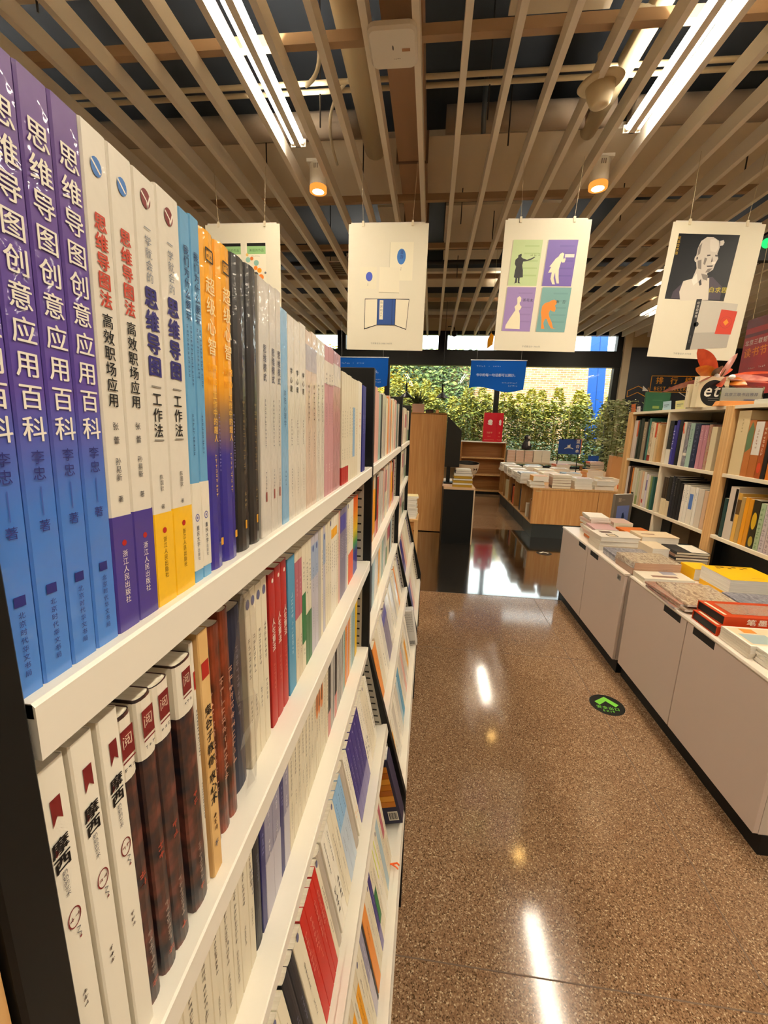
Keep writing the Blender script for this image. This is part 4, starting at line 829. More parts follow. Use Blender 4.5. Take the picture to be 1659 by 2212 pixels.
right_row('upper shelf, near tall bookcase', 1.255, [
    (2.815, .1, .385, 'd2bd92', 'tall cream folio', dict(text=[T(5, .34, .016, '8a7a54')])), (2.712, .05, .33, 'b06a34', 'rust book with a green leaf', dict(art=[(lambda f: f.poly([(-.02, .14), (.02, .17), (.022, .28), (.0, .32), (-.024, .25)]), P('5a7250'))])), (2.66, .06, .32, 'a8622e', 'brown book with white upper spine', dict(bands=[(.13, .32, P('d6cfc4'))], text=[T(6, .28, .018, '8a5a3a')])), (2.598, .04, .32, '9a4a1e', 'russet book with white lettering', dict(text=[T(7, .29, .022, 'e0d2b8')], art=[(lambda f: f.disc(0, .06, .014, .03), P('c8482a'))])), (2.555, .03, .3, '1c1714', 'black spined book'),
    (2.52, .05, .29, 'c8701c', 'bright orange book'), (2.468, .05, .2, 'd9cdb4', 'ivory short book'), (2.415, .05, .3, 'b06a34', 'copper book'), (2.36, .05, .3, 'd2c6ac', 'sand book'), (2.305, .05, .28, '2a2a30', 'charcoal book'), (2.25, .06, .3, 'c8b48a', 'straw book')], G1)
right_row('middle shelf, near tall bookcase', .855, [
    (2.79, .03, .25, '1c3a38', 'dark teal leaning book'), (2.755, .07, .33, 'c4b8ac', 'grey cream folio', dict(art=[(lambda f: f.rect(.012, .034, .12, .32), INK)])), (2.682, .03, .3, 'd0a24a', 'gold spined book', dict(bands=[(.17, .26, P('5a4020'))])), (2.65, .03, .28, 'a88a54', 'patterned ochre book'), (2.618, .03, .285, 'd8921c', 'amber yellow book'), (2.586, .03, .28, 'c8861c', 'dark amber book'), (2.552, .05, .28, '2a2412', 'black and yellow photo book', dict(art=[(lambda f: f.disc(0, .16, .018, .05), P('c8a21c')), (lambda f: f.disc(.004, .04, .016, .03), P('a8902a'))])),
    (2.498, .035, .27, '9db08e', 'pale green mottled book', dict(text=[T(9, .25, .026, '6a8a5e')])), (2.46, .035, .27, 'b9b0b4', 'grey lilac mottled book', dict(text=[T(9, .25, .026, '8a8288')])), (2.422, .035, .27, 'bcaeb2', 'second grey lilac mottled book', dict(text=[T(9, .25, .026, '8a7a80')])), (2.384, .035, .27, 'c0b6ba', 'third grey lilac mottled book', dict(text=[T(9, .25, .026, '8a7a80')])), (2.345, .05, .26, 'b8a08a', 'tan mottled book'), (2.29, .06, .27, '3a3026', 'dark umber book')], G1)
# ---- things on top of the tall bookcases
ZT = 1.6755
book('display_book', .02, .17, .22, P('1f4a30'), 'dark green book standing face out on the tall bookcase', 'display books', (1.885, 4.03, ZT), (0, 0, math.radians(188)),
     front=[(lambda f: f.rect(.07, .13, .03, .052), P('6a7a3a')), (lambda f: f.rect(.06, .15, .1, .103), P('4a6a4a')), (lambda f: f.rect(.165, .205, .012, .04), WHT)])
for i, (y, hgt, wdt, c, lab) in enumerate(((4.22, .075, .075, 'c86a34', 'small orange card at the window end on top of the tall bookcase'), (4.12, .05, .06, 'd2ccd0', 'small white card beside the dark green book'), (3.655, .07, .11, 'a8c8d8', 'pale blue card beside the dark green book'), (3.47, .065, .13, 'e0dc9a', 'pale yellow card next to the et book'))):
    c_ = thing('card', lab, 'card', (1.885, y, ZT), (0, math.radians(-6), 0), 'cards on top of the tall bookcase')
    obj('sheet', box(0, .004, -wdt/2, wdt/2, 0, hgt), P(c), c_); obj('foot', box(0, .04, -wdt/2, wdt/2, 0, .003), P(c), c_)
    f = Flat((0, 0, 0), (0, -1, 0), (0, 0, 1), .0008); f.rect(-wdt*.35, wdt*.3, hgt*.55, hgt*.62); f.rect(-wdt*.35, wdt*.1, hgt*.35, hgt*.4); f.obj('lettering', P('5a6a78'), c_)
et = book('display_book', .05, .205, .205, P('d9cba8'), 'square cream book with a black disc and white et', 'display books', (1.80, 3.17, ZT), (0, 0, math.radians(180+6)), b=0, pages=PAGEW, hard=True, wrap=None,
     front=[(lambda f: f.disc(.105, .096, .086, .086, 40), INK), (lambda f: (setattr(f, 'sh', .22), f.htext('et', .035, .118, .125, .012, wx=.95), setattr(f, 'sh', 0)), WHT), (lambda f: [f.rect(.075, .15, .06, .0625), f.rect(.08, .145, .046, .048)], P('8a867c'))],
     text=[('#4', .19, .012, P('6a6258'), {})])
book('display_book', .035, .16, .1, P('d6c8a6'), 'cream book edge beside the black disc book', 'display books', (1.79, 3.24, ZT), (0, 0, math.radians(180)), pages=PAGEW, text=[('#3', .14, .016, P('8a8070'), {})])
# plant with red leaves in a black pot behind the et book
pl = thing('red_leaf_plant', 'potted plant with red and orange leaves behind the et book', 'plant', (1.97, 3.25, ZT))
obj('pot', MB().lathe([(.06, 0), (.085, .16), (.088, .18), (.078, .18), (.074, .15), (0, .15)], 24), BLACK, pl, smooth=True)
obj('soil', MB().lathe([(0, .155), (.075, .155)], 20), M('2a1e14', .9), pl)
rl = random.Random(4)
LEAFM = [noise_mat('leaf_%s' % n, st, 18, .4, (1, 1, 1), 3, coat=.2) for n, st in (('red', [(.3, 'a83418'), (.7, 'c8502c')]), ('orange', [(.3, 'c8601c'), (.7, 'e09030')]), ('olive', [(.3, '4a3c14'), (.7, '7a5a24')]), ('rose', [(.3, 'a05048'), (.7, 'c88a78')]))]
def leaf(dirv, L_, wd, droop, m, base=(0, 0, .2), twist=0.0):
    d = Vector(dirv).normalized(); side = d.cross(Vector((0, 0, 1))); side = side.normalized() if side.length > .1 else Vector((1, 0, 0))
    side = (side*math.cos(twist) + d.cross(side)*math.sin(twist))
    mb = MB(); n = 9; prev = None
    for i in range(n+1):
        t = i/n; c = Vector(base) + d*L_*t + Vector((0, 0, -droop*L_*t*t)); ww = wd*math.sin(math.pi*min(1, t*.92+.06))**.8*(1 if t < 1 else 0)
        up = Vector((0, 0, wd*.25))
        mb.v += [tuple(c - side*ww + up*abs(ww)/wd), tuple(c), tuple(c + side*ww + up*abs(ww)/wd)]
        if i:
            k = i*3; mb.f += [(k-3, k-2, k+1, k), (k-2, k-1, k+2, k+1)]
    return obj('leaf', mb, m, pl, smooth=True)
for dv, L_, wd, dr, mi, tw in (((-.30, -.1, .35), .30, .05, .1, 0, 1.2), ((-.32, -.2, .12), .29, .04, .1, 1, .9), ((-.15, -.3, .2), .24, .035, .25, 2, .6), ((-.5, .1, -.05), .34, .03, .15, 3, .7), ((.05, -.2, .35), .2, .035, .05, 3, 1.3), ((.6, -.2, .2), .36, .026, .2, 0, .5), ((.5, -.4, .05), .32, .034, .15, 3, .7), ((.35, -.35, -.12), .26, .03, .1, 0, .6), ((.2, -.45, -.06), .2, .035, .1, 1, .9), ((-.2, -.4, -.08), .24, .035, .1, 0, .8), ((.4, .3, .35), .3, .03, .25, 0, .8), ((-.35, -.3, .02), .33, .028, .18, 0, .6), ((.7, -.1, .02), .3, .025, .1, 0, .7), ((-.1, .3, .4), .25, .04, .2, 2, .6)):
    leaf(dv, L_, wd, dr, LEAFM[mi], (rl.uniform(-.02, .02), rl.uniform(-.02, .02), .19), tw)
for i in range(5):
    a = i*1.3; obj('stem', MB().tube([(0, 0, .15), (.02*math.cos(a), .02*math.sin(a), .2), (.05*math.cos(a), .05*math.sin(a), .26)], .005, 6), LEAFM[2], pl)
fl_ = obj('blossom', MB().lathe([(0, 0), (.02, .012), (.012, .03), (0, .036)], 10, (-.05, -.08, .19)).lathe([(0, 0), (.022, .014), (.014, .03), (0, .034)], 10, (.035, -.1, .185)), M('f2efe6', .5), pl, smooth=True)
# acrylic card holder on an orange wooden base
chd = thing('card_holder', 'clear card holder with white card on a tan wooden base', 'card holder', (1.95, 2.96, ZT), (0, 0, math.radians(-8)), None)
obj('base', MB().prism([(-.13, 0), (.13, 0), (.125, .032), (-.115, .032)], -.035, .03, 'y'), M('c98440', .5), chd, bev=.002)
obj('card', box(-.105, .115, -.004, -.001, .025, .115), P('e2ddd2'), chd)
obj('acrylic', box(-.11, .12, -.012, .004, .02, .122), glass_mat('acrylic', 'f6f8f6', .1), chd)
f = Flat((0, -.012, 0), (1, 0, 0), (0, 0, 1), .001); f.htext('北京三联书店推荐', -.09, .072, .022, .02); f.rect(.02, .11, .03, .045); f.obj('lettering', P('5a5a68'), chd)
for i, (y, c) in enumerate(((2.6, 'd6d2c2'), (2.3, 'd2ccb8'))):
    p = Pile(2.0, y, ZT); p.add(.22, .26, .026, P(c), '%s book lying on top of the near tall bookcase' % ('grey white' if i == 0 else 'cream white'), grp='display books', pages=PAGEW)
# ================================================================ MIDDLE OF THE SHOP
oak = thing('oak_panel_unit', 'tall oak end panel of a bookcase standing on the dark floor', 'bookcase', (-.6, 5.82, 0))
obj('end_panel', box(0, .817, 0, .03, .01, 1.665), WOOD, oak, bev=.002)
obj('body', box(.01, .80, .03, .55, 0, 1.655), BLACK, oak)
obj('top_edge', box(0, .817, 0, .55, 1.655, 1.672), WOOD, oak)
pot = thing('potted_plant', 'small green plant in a pinkish planter on top of the oak panel', 'plant', (-.185, 5.95, 1.672))
obj('planter', MB().prism([(-.08, 0), (.08, 0), (.085, .12), (-.085, .12)], -.06, .06, 'y'), P('c9a490'), pot, bev=.004)
lf = MB(); rg = random.Random(9)
for i in range(60):
    a, el, L_ = rg.uniform(0, 6.28), rg.uniform(.3, 1.4), rg.uniform(.12, .26); d = Vector((math.cos(a)*math.cos(el), math.sin(a)*math.cos(el), math.sin(el))); s_ = Vector((-math.sin(a), math.cos(a), 0))*.012
    b0 = Vector((rg.uniform(-.04, .04), rg.uniform(-.03, .03), .11)); m_ = b0+d*L_*.5; e_ = b0+d*L_ + Vector((0, 0, -.02)); lf.quad(b0, m_-s_, e_, m_+s_)
obj('leaves', lf, noise_mat('dark_leaf', [(.3, '1c2a12'), (.7, '3a5222')], 12, .5), pot)
cl = thing('desk_clock', 'small dark desk clock beside the planter on the oak panel', 'clock', (-.02, 5.93, 1.672))
obj('body', box(-.06, .05, -.02, .02, 0, .05), P('1c1814'), cl, bev=.003); f = Flat((0, -.02, 0), (1, 0, 0), (0, 0, 1), .001); f.htext('#4', -.045, .026, .02); f.obj('display', P('8a3a2a'), cl)
sg = thing('wooden_block', 'little light wooden block next to the desk clock', 'block', (.08, 5.93, 1.672)); obj('block', box(-.02, .02, -.02, .02, 0, .045), PINE, sg, bev=.002); obj('base', box(-.025, .025, -.025, .025, 0, .006), PINE, sg)
# black counter with monitor, books, basket
ct = thing('counter', 'low black counter with pale worktop beside the oak panel', 'counter', (.235, 5.25, 0))
obj('worktop', box(-.03, .365, 0, .9, .715, .745), P('cfae8c'), ct, bev=.002)
obj('front_panel', box(-.03, .35, .01, .03, 0, .715), BLACK, ct); obj('body', box(-.03, .345, .03, .88, 0, .715), BLACK, ct)
obj('side_edge', box(.35, .365, 0, .9, 0, .715), P('cdb79a'), ct)
mo = thing('display_screen', 'black screen with slanted top on a stand, seen beside the oak panel', 'screen', (.21, 5.62, .745))
obj('screen', MB().prism([(0, .22), (.195, .22), (.20, .70), (.005, .89)], -.02, .02, 'y'), mat('screen_black', '0b0e0f', .35), mo, bev=.003)
obj('stand', box(.03, .08, -.02, .02, .02, .23), BLACK, mo); obj('foot', box(-.0, .16, -.08, .08, 0, .02), BLACK, mo)
GB = 'books stacked on the black counter'
zz = .7455
for i, (bw, c, pg, th) in enumerate(((.27, 'b8922c', PAGE, .022), (.27, '8a6a1c', PAGEW, .02), (.265, 'b8922c', PAGE, .022), (.26, '3a3a30', PAGEW, .018), (.25, 'b8922c', PAGE, .024), (.24, 'e0dccb', PAGEW, .026), (.22, '3a4048', PAGEW, .02), (.2, 'd8d4c8', PAGEW, .018))):
    flat_book(.44, 5.36, zz, .17, bw*.92, th*1.3, P(c), '%s book %s from the bottom of the stack on the black counter' % ({'b8922c': 'gold', '8a6a1c': 'ochre', '3a3a30': 'dark', 'e0dccb': 'white', '3a4048': 'slate', 'd8d4c8': 'pale'}[c], word(i+1)), GB, rp.uniform(-.05, .05), pages=P('b8922c') if c == 'b8922c' else pg, hard=True); zz += th*1.3 + .001
pad = thing('note_pad', 'pale pink pad lying on the counter edge by the oak panel', 'pad', (.19, 5.3, .7455)); obj('sheets', box(0, .09, 0, .1, 0, .018), P('d9bca8'), pad); obj('backing', box(-.002, .092, -.002, .102, 0, .002), P('b89a86'), pad)
zz = .7455
for i in range(3): flat_book(.50, 5.79, zz, .2, .2, .038, P('d8cdb8'), 'pale thick book under the cloth basket, %s from the bottom' % word(i+1), GB, .05*i, hard=True); zz += .039
bk = thing('basket', 'white cloth basket with dark lining and bow on the counter books', 'basket', (.53, 5.80, .895), (0, 0, math.radians(20)))
bs = MB(); n = 28
for k, (rx, ry, z) in enumerate(((.13, .1, -.03), (.16, .12, .04), (.17, .13, .12))):
    for i in range(n): a = 2*math.pi*i/n; bs.v.append((rx*math.cos(a), ry*math.sin(a), z + (.02*math.sin(a) if k == 2 else 0)))
for k in range(2):
    for i in range(n): j = (i+1) % n; bs.f.append((k*n+i, k*n+j, (k+1)*n+j, (k+1)*n+i))
bs.f.append(tuple(range(n))[::-1])
obj('body', bs, P('d8c4a8'), bk, smooth=True)
bi = MB()
for k, (rx, ry, z) in enumerate(((.165, .125, .118), (.15, .11, .03))):
    for i in range(n): a = 2*math.pi*i/n; bi.v.append((rx*math.cos(a), ry*math.sin(a), z + (.02*math.sin(a) if k == 0 else 0)))
for i in range(n): j = (i+1) % n; bi.f.append((i, j, n+j, n+i))
bi.f.append(tuple(range(n, 2*n)))
obj('lining', bi, P('14110f'), bk, smooth=True)
f = Flat((.06, -.125, .04), (1, .25, 0), (0, 0, 1), .004); f.poly([(0, 0), (.03, .02), (.03, -.02)]); f.poly([(0, 0), (-.03, .02), (-.03, -.02)]); f.obj('bow', P('4a2a24'), bk)
obj('strap', MB().tube([(-.05, -.12, .02), (-.04, -.15, -.06), (.0, -.16, -.09), (.04, -.15, -.05), (.05, -.12, .02)], .003, 6), P('d8c4a8'), bk)
# small pine side unit with cream booklets beside the third bookcase
su = thing('side_stand', 'small pine stand holding cream booklets at the end of the black bookcases', 'stand', (-.5, 4.0, 0))
obj('top', box(0, .42, 0, .3, .56, .585), PINE, su, bev=.002)
for x, y in ((.0, 0), (.385, 0), (0, .265), (.385, .265)): obj('leg', box(x, x+.035, y, y+.035, 0, .56), PINE, su)
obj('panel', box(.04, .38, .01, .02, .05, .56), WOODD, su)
zz = .5855
for i in range(11):
    flat_book(-.19 + rp.uniform(-.008, .008), 4.1, zz, .15, .19, .02, P('dccf9c' if i > 8 else 'cfc8b4'), 'cream booklet %s from the bottom of the stack on the pine stand' % word(i+1), 'booklets on the pine stand', rp.uniform(-.08, .08), pages=PAGEW, spine_out=False); zz += .0206
# far low oak shelf with the red box
ls = thing('low_shelf_unit', 'low oak shelf unit with two empty shelves below the red box', 'shelf unit', (.70, 9.5, 0))
obj('top', box(-.0, 1.0, -.01, .36, 1.165, 1.185), P('e0d4c0'), ls)
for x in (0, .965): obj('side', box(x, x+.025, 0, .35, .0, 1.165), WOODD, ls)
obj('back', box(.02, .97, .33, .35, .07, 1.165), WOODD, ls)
for z in (.83, .45, .09): obj('shelf', box(.025, .965, .0, .33, z-.025, z), PINE, ls)
obj('plinth', box(.03, .96, .02, .33, 0, .065), BLACK, ls)
rb = thing('red_display_box', 'red standing display box with white portrait silhouettes on the low oak shelf', 'display box', (1.16, 9.53, 1.186))
RBM = P('c8182a')
obj('box', MB().prism([(0, 0), (.285, -.04), (.43, .02), (.15, .08)], 0, .63), RBM, rb, bev=.003)
for (O, U, wd) in (((0, 0, 0), (.285, -.04, 0), .288), ((.285, -.04, 0), (.145, .06, 0), .157)):
    f = Flat(O, U, (0, 0, 1), .002); c = wd/2; k = 1 if wd > .2 else .6
    f.disc(c, .44, .05*k, .045, 16); f.poly([(c-.06*k, .40), (c+.055*k, .40), (c+.03*k, .36), (c-.03*k, .37)]); f.obj('silhouette', P('efe6da'), rb)
    f = Flat(O, U, (0, 0, 1), .002); f.htext('习近平' if k == 1 else '习', c, .2, .042, .01, centre=True); f.htext('#3' if k == 1 else '#2', c, .12, .022, centre=True); f.htext('#9' if k == 1 else '#4', c, .045, .022, centre=True); f.obj('lettering', P('e8c890'), rb)
ov = MB().lathe([(.0, .0), (.12, .05), (.16, .25), (.13, .5), (.0, .58)], 18)
bp = thing('backpack', 'dark rounded bag standing between the oak shelf and the book island', 'bag', (1.72, 8.95, 0)); obj('body', ov, P('16181a'), bp, smooth=True); obj('strap', MB().tube([(-.1, -.05, .4), (-.14, -.09, .3), (-.1, -.08, .12)], .012, 6), P('16181a'), bp)
# ---- oak book island
isl = thing('book_island', 'long oak display island with open cubbies and a black base', 'display table', (1.45, 5.8, 0))
obj('base', box(.03, 2.6, .02, 2.76, 0, .2), mat('charcoal_base', '2a2f30', .5), isl)
for i in range(4): obj('base_groove', box(.0285, .031, .7*i+.6, .7*i+.606, 0, .2), M('0d0f10', .6), isl)
for x0, x1 in ((0, .86), (.866, 1.7), (1.706, 2.6)): obj('front_panel', box(x0, x1, 0, .02, .2, .685), WOOD, isl, bev=.001)
obj('worktop', box(-.01, 2.61, -.01, 2.78, .685, .705), PINE, isl)
for y in (.02, .7, 1.22, 1.74, 2.25, 2.74): obj('divider', box(0, .32, y, y+.022, .2, .685), PINE, isl)
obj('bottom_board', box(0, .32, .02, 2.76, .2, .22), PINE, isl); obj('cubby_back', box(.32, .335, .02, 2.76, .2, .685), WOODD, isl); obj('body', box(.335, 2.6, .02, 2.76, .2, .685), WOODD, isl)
obj('maker_plate', box(.03, .1, -.003, .001, .655, .67), P('c8a878'), isl)
GI = 'books in the cubbies of the island'
for (y, wd, h, c, lab) in ((5.93, .05, .28, 'a8703a', 'tan wooden box book in the first cubby of the island'), (6.0, .06, .3, '8a5a30', 'brown boxed book in the first cubby of the island'), (6.2, .1, .2, 'd8ccb4', 'pale books bundle in the first cubby of the island'), (6.64, .14, .34, '17191b', 'black folio in the second cubby of the island'), (7.2, .14, .3, 'c8501c', 'orange and yellow book in the third cubby of the island'), (7.35, .05, .33, '4a2a1c', 'dark brown book in the third cubby of the island'), (7.80, .35, .33, 'c9b88e', 'large cream folder in the fourth cubby of the island')):
    book('hardcover_book', wd, h, .22, P(c), lab, GI, (1.47, y, .2205), (0, 0, math.pi), hard=True)
GP = 'books piled on the oak island'
def ipile(x, y, n, th, c, bw, bd, lab, yaw=0, pg=PAGEW, hard=False, so=True, z=.7055):
    cs = c if isinstance(c, list) else [c]
    for i in range(n):
        flat_book(x + rp.uniform(-.01, .01), y + rp.uniform(-.01, .01), z, bw, bd, th, P(cs[i % len(cs)] if i < n-1 or n < 3 else rp.choice(['efe8da', 'e8dfcf', 'd8a860', 'b8c0c8', 'e8ddd0', 'c86a4a', 'f0ebe0', 'e6d8b8', '8aa0b0', 'efe6d8'])), '%s, %s' % (lab, 'the only one there' if n == 1 else word(i+1) + ' from the bottom'), GP, yaw + rp.uniform(-.05, .05), pages=pg, hard=hard, spine_out=so, front=(pr((-.2, -.03, .04, .1, P(rp.choice(['a86a4a', '6a7a8a', '3a3a3a', 'c89a5a', '8a4a3a']))), (-.18, -.08, .15, .22, P(rp.choice(['b8a890', 'd0b89a', '7a6a5a'])))) if i == n-1 else ()), name='stacked_book'); z += th + .001
ipile(1.50, 5.92, 2, .04, 'd6c9b0', .2, .2, 'white book at the near corner of the island', hard=True)
ipile(1.55, 5.98, 1, .07, 'e09a2c', .2, .2, 'amber boxed book at the near corner of the island', z=.79)
ipile(1.83, 5.92, 5, .036, ['4a3220', 'b89a86', 'b89a86', 'b08e78', 'c8a894'], .18, .25, 'thick brown pink book in the middle of the island front', hard=True, pg=PAGE)
ipile(2.11, 5.93, 4, .036, 'd8ccb8', .18, .23, 'white paper book beside the brown pile on the island')
ipile(2.40, 5.95, 2, .06, 'e2dccc', .2, .25, 'white boxed set with orange dots on the island', hard=True)
for i, (x, y, n, th, c) in enumerate(((1.48, 6.35, 5, .03, ['d8ccb8', 'e0d6c4']), (1.5, 6.75, 4, .03, ['e0d6c4', 'cdbba8']), (1.49, 7.15, 4, .032, ['d2c2ae', 'e0d6c4']), (1.5, 7.6, 4, .034, ['e0d6c4', 'd8c8b8']), (1.5, 8.1, 4, .034, ['d8ccb8']), (1.85, 6.6, 4, .034, ['c8a890', 'd8c4b0']), (2.2, 6.5, 3, .03, ['e4ddd0', '2a2420']), (1.9, 7.1, 4, .034, ['d4b49c', 'd8c4b0']), (2.3, 7.0, 3, .034, ['b04a34', 'e0d6c4']), (1.85, 7.7, 4, .032, ['d8cbb8', 'e4dccb']), (2.3, 7.6, 4, .03, ['e0a840', 'dcd0c0']), (2.7, 6.6, 3, .03, ['e6e0d4']), (2.75, 7.3, 4, .034, ['c98a54', 'd8a060']), (2.0, 8.2, 3, .036, ['e4dccb']), (2.5, 8.2, 4, .036, ['dcc8b4', 'c88a70']))):
    ipile(x, y, n, th, c, .28, .26, 'pale book of pile %s on the oak island' % word(i+1), pg=PAGEW)
ipile(2.95, 7.75, 8, .03, ['b8a88a', '3a3a34'], .2, .24, 'green edged book in the dark striped stack by the kraft bag', hard=True)
# stacks on the window ledge table
lt = thing('ledge_table', 'low table along the window behind the oak island', 'table', (1.72, 9.3, 0))
obj('top', box(0, 1.6, 0, .9, .74, .77), P('cbb598'), lt); 
for x, y in ((.02, .02), (1.53, .02), (.02, .83), (1.53, .83)): obj('leg', box(x, x+.05, y, y+.05, 0, .74), WOODD, lt)
GW = 'book stacks by the window'
for i, x in enumerate((1.82, 2.01, 2.20, 2.39, 2.57)):
    z = .7705
    for j in range(4 if i < 3 else 7): 
        th = .062 if i < 3 else .036
        flat_book(x, 9.6, z, .2, .175, th, P('e0d4c0'), 'pale book %s from the bottom of window stack %s' % (word(j+1), word(i+1)), GW, rp.uniform(-.03, .03), pages=noise_mat('pink_page_edges', [(.3, 'c8a088'), (.7, 'e0c4ae')], 6, .8, (1, 60, 1)) if i < 3 else PAGE, hard=i < 3); z += th + .001
fg = thing('figurine', 'small dark figurine with white face and chest above the window book stacks', 'figurine', (2.18, 9.75, 1.02))
obj('body', MB().lathe([(0, 0), (.1, .01), (.11, .08), (.08, .17), (.05, .22), (.055, .25), (.06, .29), (.04, .33), (0, .345)], 20), P('2a2426'), fg, smooth=True)
obj('face', MB().lathe([(0, -.03), (.035, 0), (.03, .03), (0, .045)], 14, (.03, -.045, .275)), P('efe8dc'), fg, smooth=True); obj('chest', MB().lathe([(0, -.08), (.03, -.02), (.025, .05), (0, .08)], 14, (.03, -.075, .13)), P('efe8dc'), fg, smooth=True)
# blue card on a stand
bc = thing('card_sign', 'dark blue card on a thin stand above the island with white vertical characters', 'sign', (2.42, 8.2, .706))
obj('base', box(.1, .25, -.05, .05, 0, .012), BLACK, bc); obj('post', box(.0, .012, -.006, .006, 0, .36), BLACK, bc); obj('post', box(.36, .372, -.006, .006, .0, .36), BLACK, bc)
obj('card', box(0, .4, -.006, .006, .34, .62), P('1c3f86'), bc); obj('back_card', box(.28, .42, .004, .012, .35, .63), P('d8834a'), bc)
for x in (.05, .27): obj('clip', box(x, x+.02, -.012, .016, .6, .65), BLACK, bc)
f = Flat((0, -.006, 0), (1, 0, 0), (0, 0, 1), .002); f.vtext('混合本', .345, .61, .072, .02, gap=1.2); f.line([(.11, .44), (.14, .455), (.19, .46), (.24, .455), (.27, .44)], .012); f.poly([(.16, .47), (.165, .52), (.18, .5), (.195, .51), (.21, .53), (.215, .47)]); f.obj('lettering', WHT, bc)
b2 = thing('card_sign', 'small blue card half hidden behind the kraft paper bag', 'sign', (3.02, 8.3, .706)); obj('post', box(.09, .1, -.006, .006, 0, .24), BLACK, b2); obj('card', box(0, .19, -.006, .006, .22, .32), P('1c4aa0'), b2); obj('clip', box(.02, .04, -.01, .012, .3, .34), BLACK, b2); obj('base', box(.05, .15, -.04, .04, 0, .01), BLACK, b2)
kb = thing('kraft_bag', 'large brown kraft paper bag standing on the island', 'paper bag', (2.95, 7.1, .706))
obj('bag', MB().prism([(0, 0), (.28, 0), (.27, .36), (.02, .40)], 0, .16, 'y'), P('c49260'), kb, bev=.003); obj('handle', MB().tube([(.08, .0, .36), (.09, -.01, .44), (.18, -.01, .44), (.2, 0, .36)], .005, 6), P('a87a4c'), kb)
kp = thing('cork_board', 'brown board leaning at the end of the island near the foliage', 'board', (3.3, 7.4, .706), (0, 0, math.radians(-10))); obj('board', box(0, .45, 0, .03, 0, .5), P('a86a34'), kp, bev=.004); obj('edge', box(0, .45, -.004, 0, .48, .5), P('c08a50'), kp)
ob = thing('orange_tray', 'orange tray with papers at the end of the oak island front', 'tray', (2.66, 5.86, .7055), (0, 0, .1))
obj('tray', MB().box(0, .2, 0, .2, 0, .06), P('d86a34'), ob, bev=.004); obj('papers', box(.02, .16, .02, .18, .06, .1), P('e8c8b0'), ob)
# floor exit sticker, second sticker
st = thing('floor_sticker', 'round black floor sticker with green arrow and exit lettering', 'floor sticker', (1.057, 2.16, .0005), (0, 0, math.radians(-8)))
obj('disc', MB().lathe([(0, .0012), (.088, .0012), (.09, .0006), (.09, 0)], 40), P('101412'), st)
f = Flat((0, 0, .0012), (1, 0, 0), (0, 1, 0), .0006); f.poly([(-.062, .012), (-.04, -.012), (0, .03), (.042, -.012), (.062, .012), (0, .07)]); f.obj('arrow', mat('lime', '6fbf3a', .5), st)
f = Flat((0, 0, .0012), (1, 0, 0), (0, 1, 0), .0006); f.htext('安全出口', 0, -.03, .027, .01, centre=True, gap=.12); f.htext('EXIT', 0, -.058, .02, .01, centre=True, gap=.25); f.obj('lettering', mat('lime', '6fbf3a', .5), st)
s2 = thing('floor_sticker', 'second round sticker with a white arrow on the dark floor strip', 'floor sticker', (1.467, 5.06, .0005)); obj('disc', MB().lathe([(0, .0012), (.085, .0012), (.09, 0)], 32), P('1c1a16'), s2)
f = Flat((0, 0, .0012), (1, 0, 0), (0, 1, 0), .0006); f.poly([(-.06, .012), (-.04, -.012), (0, .03), (.042, -.012), (.062, .012), (0, .06)]); f.obj('arrow', WHT, s2)
# pendant lamps
def pend(x, lab):
    t = thing('pendant_lamp', lab, 'lamp', (x, 8.2, 2.02), group='black cone pendant lamps')
    obj('shade', MB().lathe([(.122, 0), (.12, .005), (.03, .09), (.02, .1), (.02, .11), (0, .11)], 28), mat('lamp_black', '101214', .4), t, smooth=True)
    obj('inner', MB().lathe([(.116, .002), (.02, .08)], 28), P('e8e4da'), t, smooth=True)
    obj('socket', MB().tube([(0, 0, .1), (0, 0, .26)], .017, 12), BLACK, t); obj('cord', MB().tube([(0, 0, .26), (0, 0, 1.71)], .004, 6), BLACK, t)
    obj('bulb', MB().lathe([(0, .02), (.03, .03), (.035, .05), (.02, .075), (0, .08)], 14), emitter('bulb_glow', (1, .9, .7), 6), t, smooth=True)
pend(-.497, 'black cone pendant lamp in front of the yellow tree'); pend(.188, 'black cone pendant lamp in front of the ivy wall')
cm = thing('dome_camera', 'small black dome camera with a curled cable near the window beam', 'camera', (.42, 9.9, 3.5)); obj('dome', MB().lathe([(0, -.05), (.05, -.03), (.06, .02), (.06, .06), (0, .06)], 16), P('14100e'), cm, smooth=True); obj('cable', MB().tube(arc3((0, 0, .06), (.02, 0, .2), (-.15, 0, .16)), .012, 6), P('14100e'), cm)
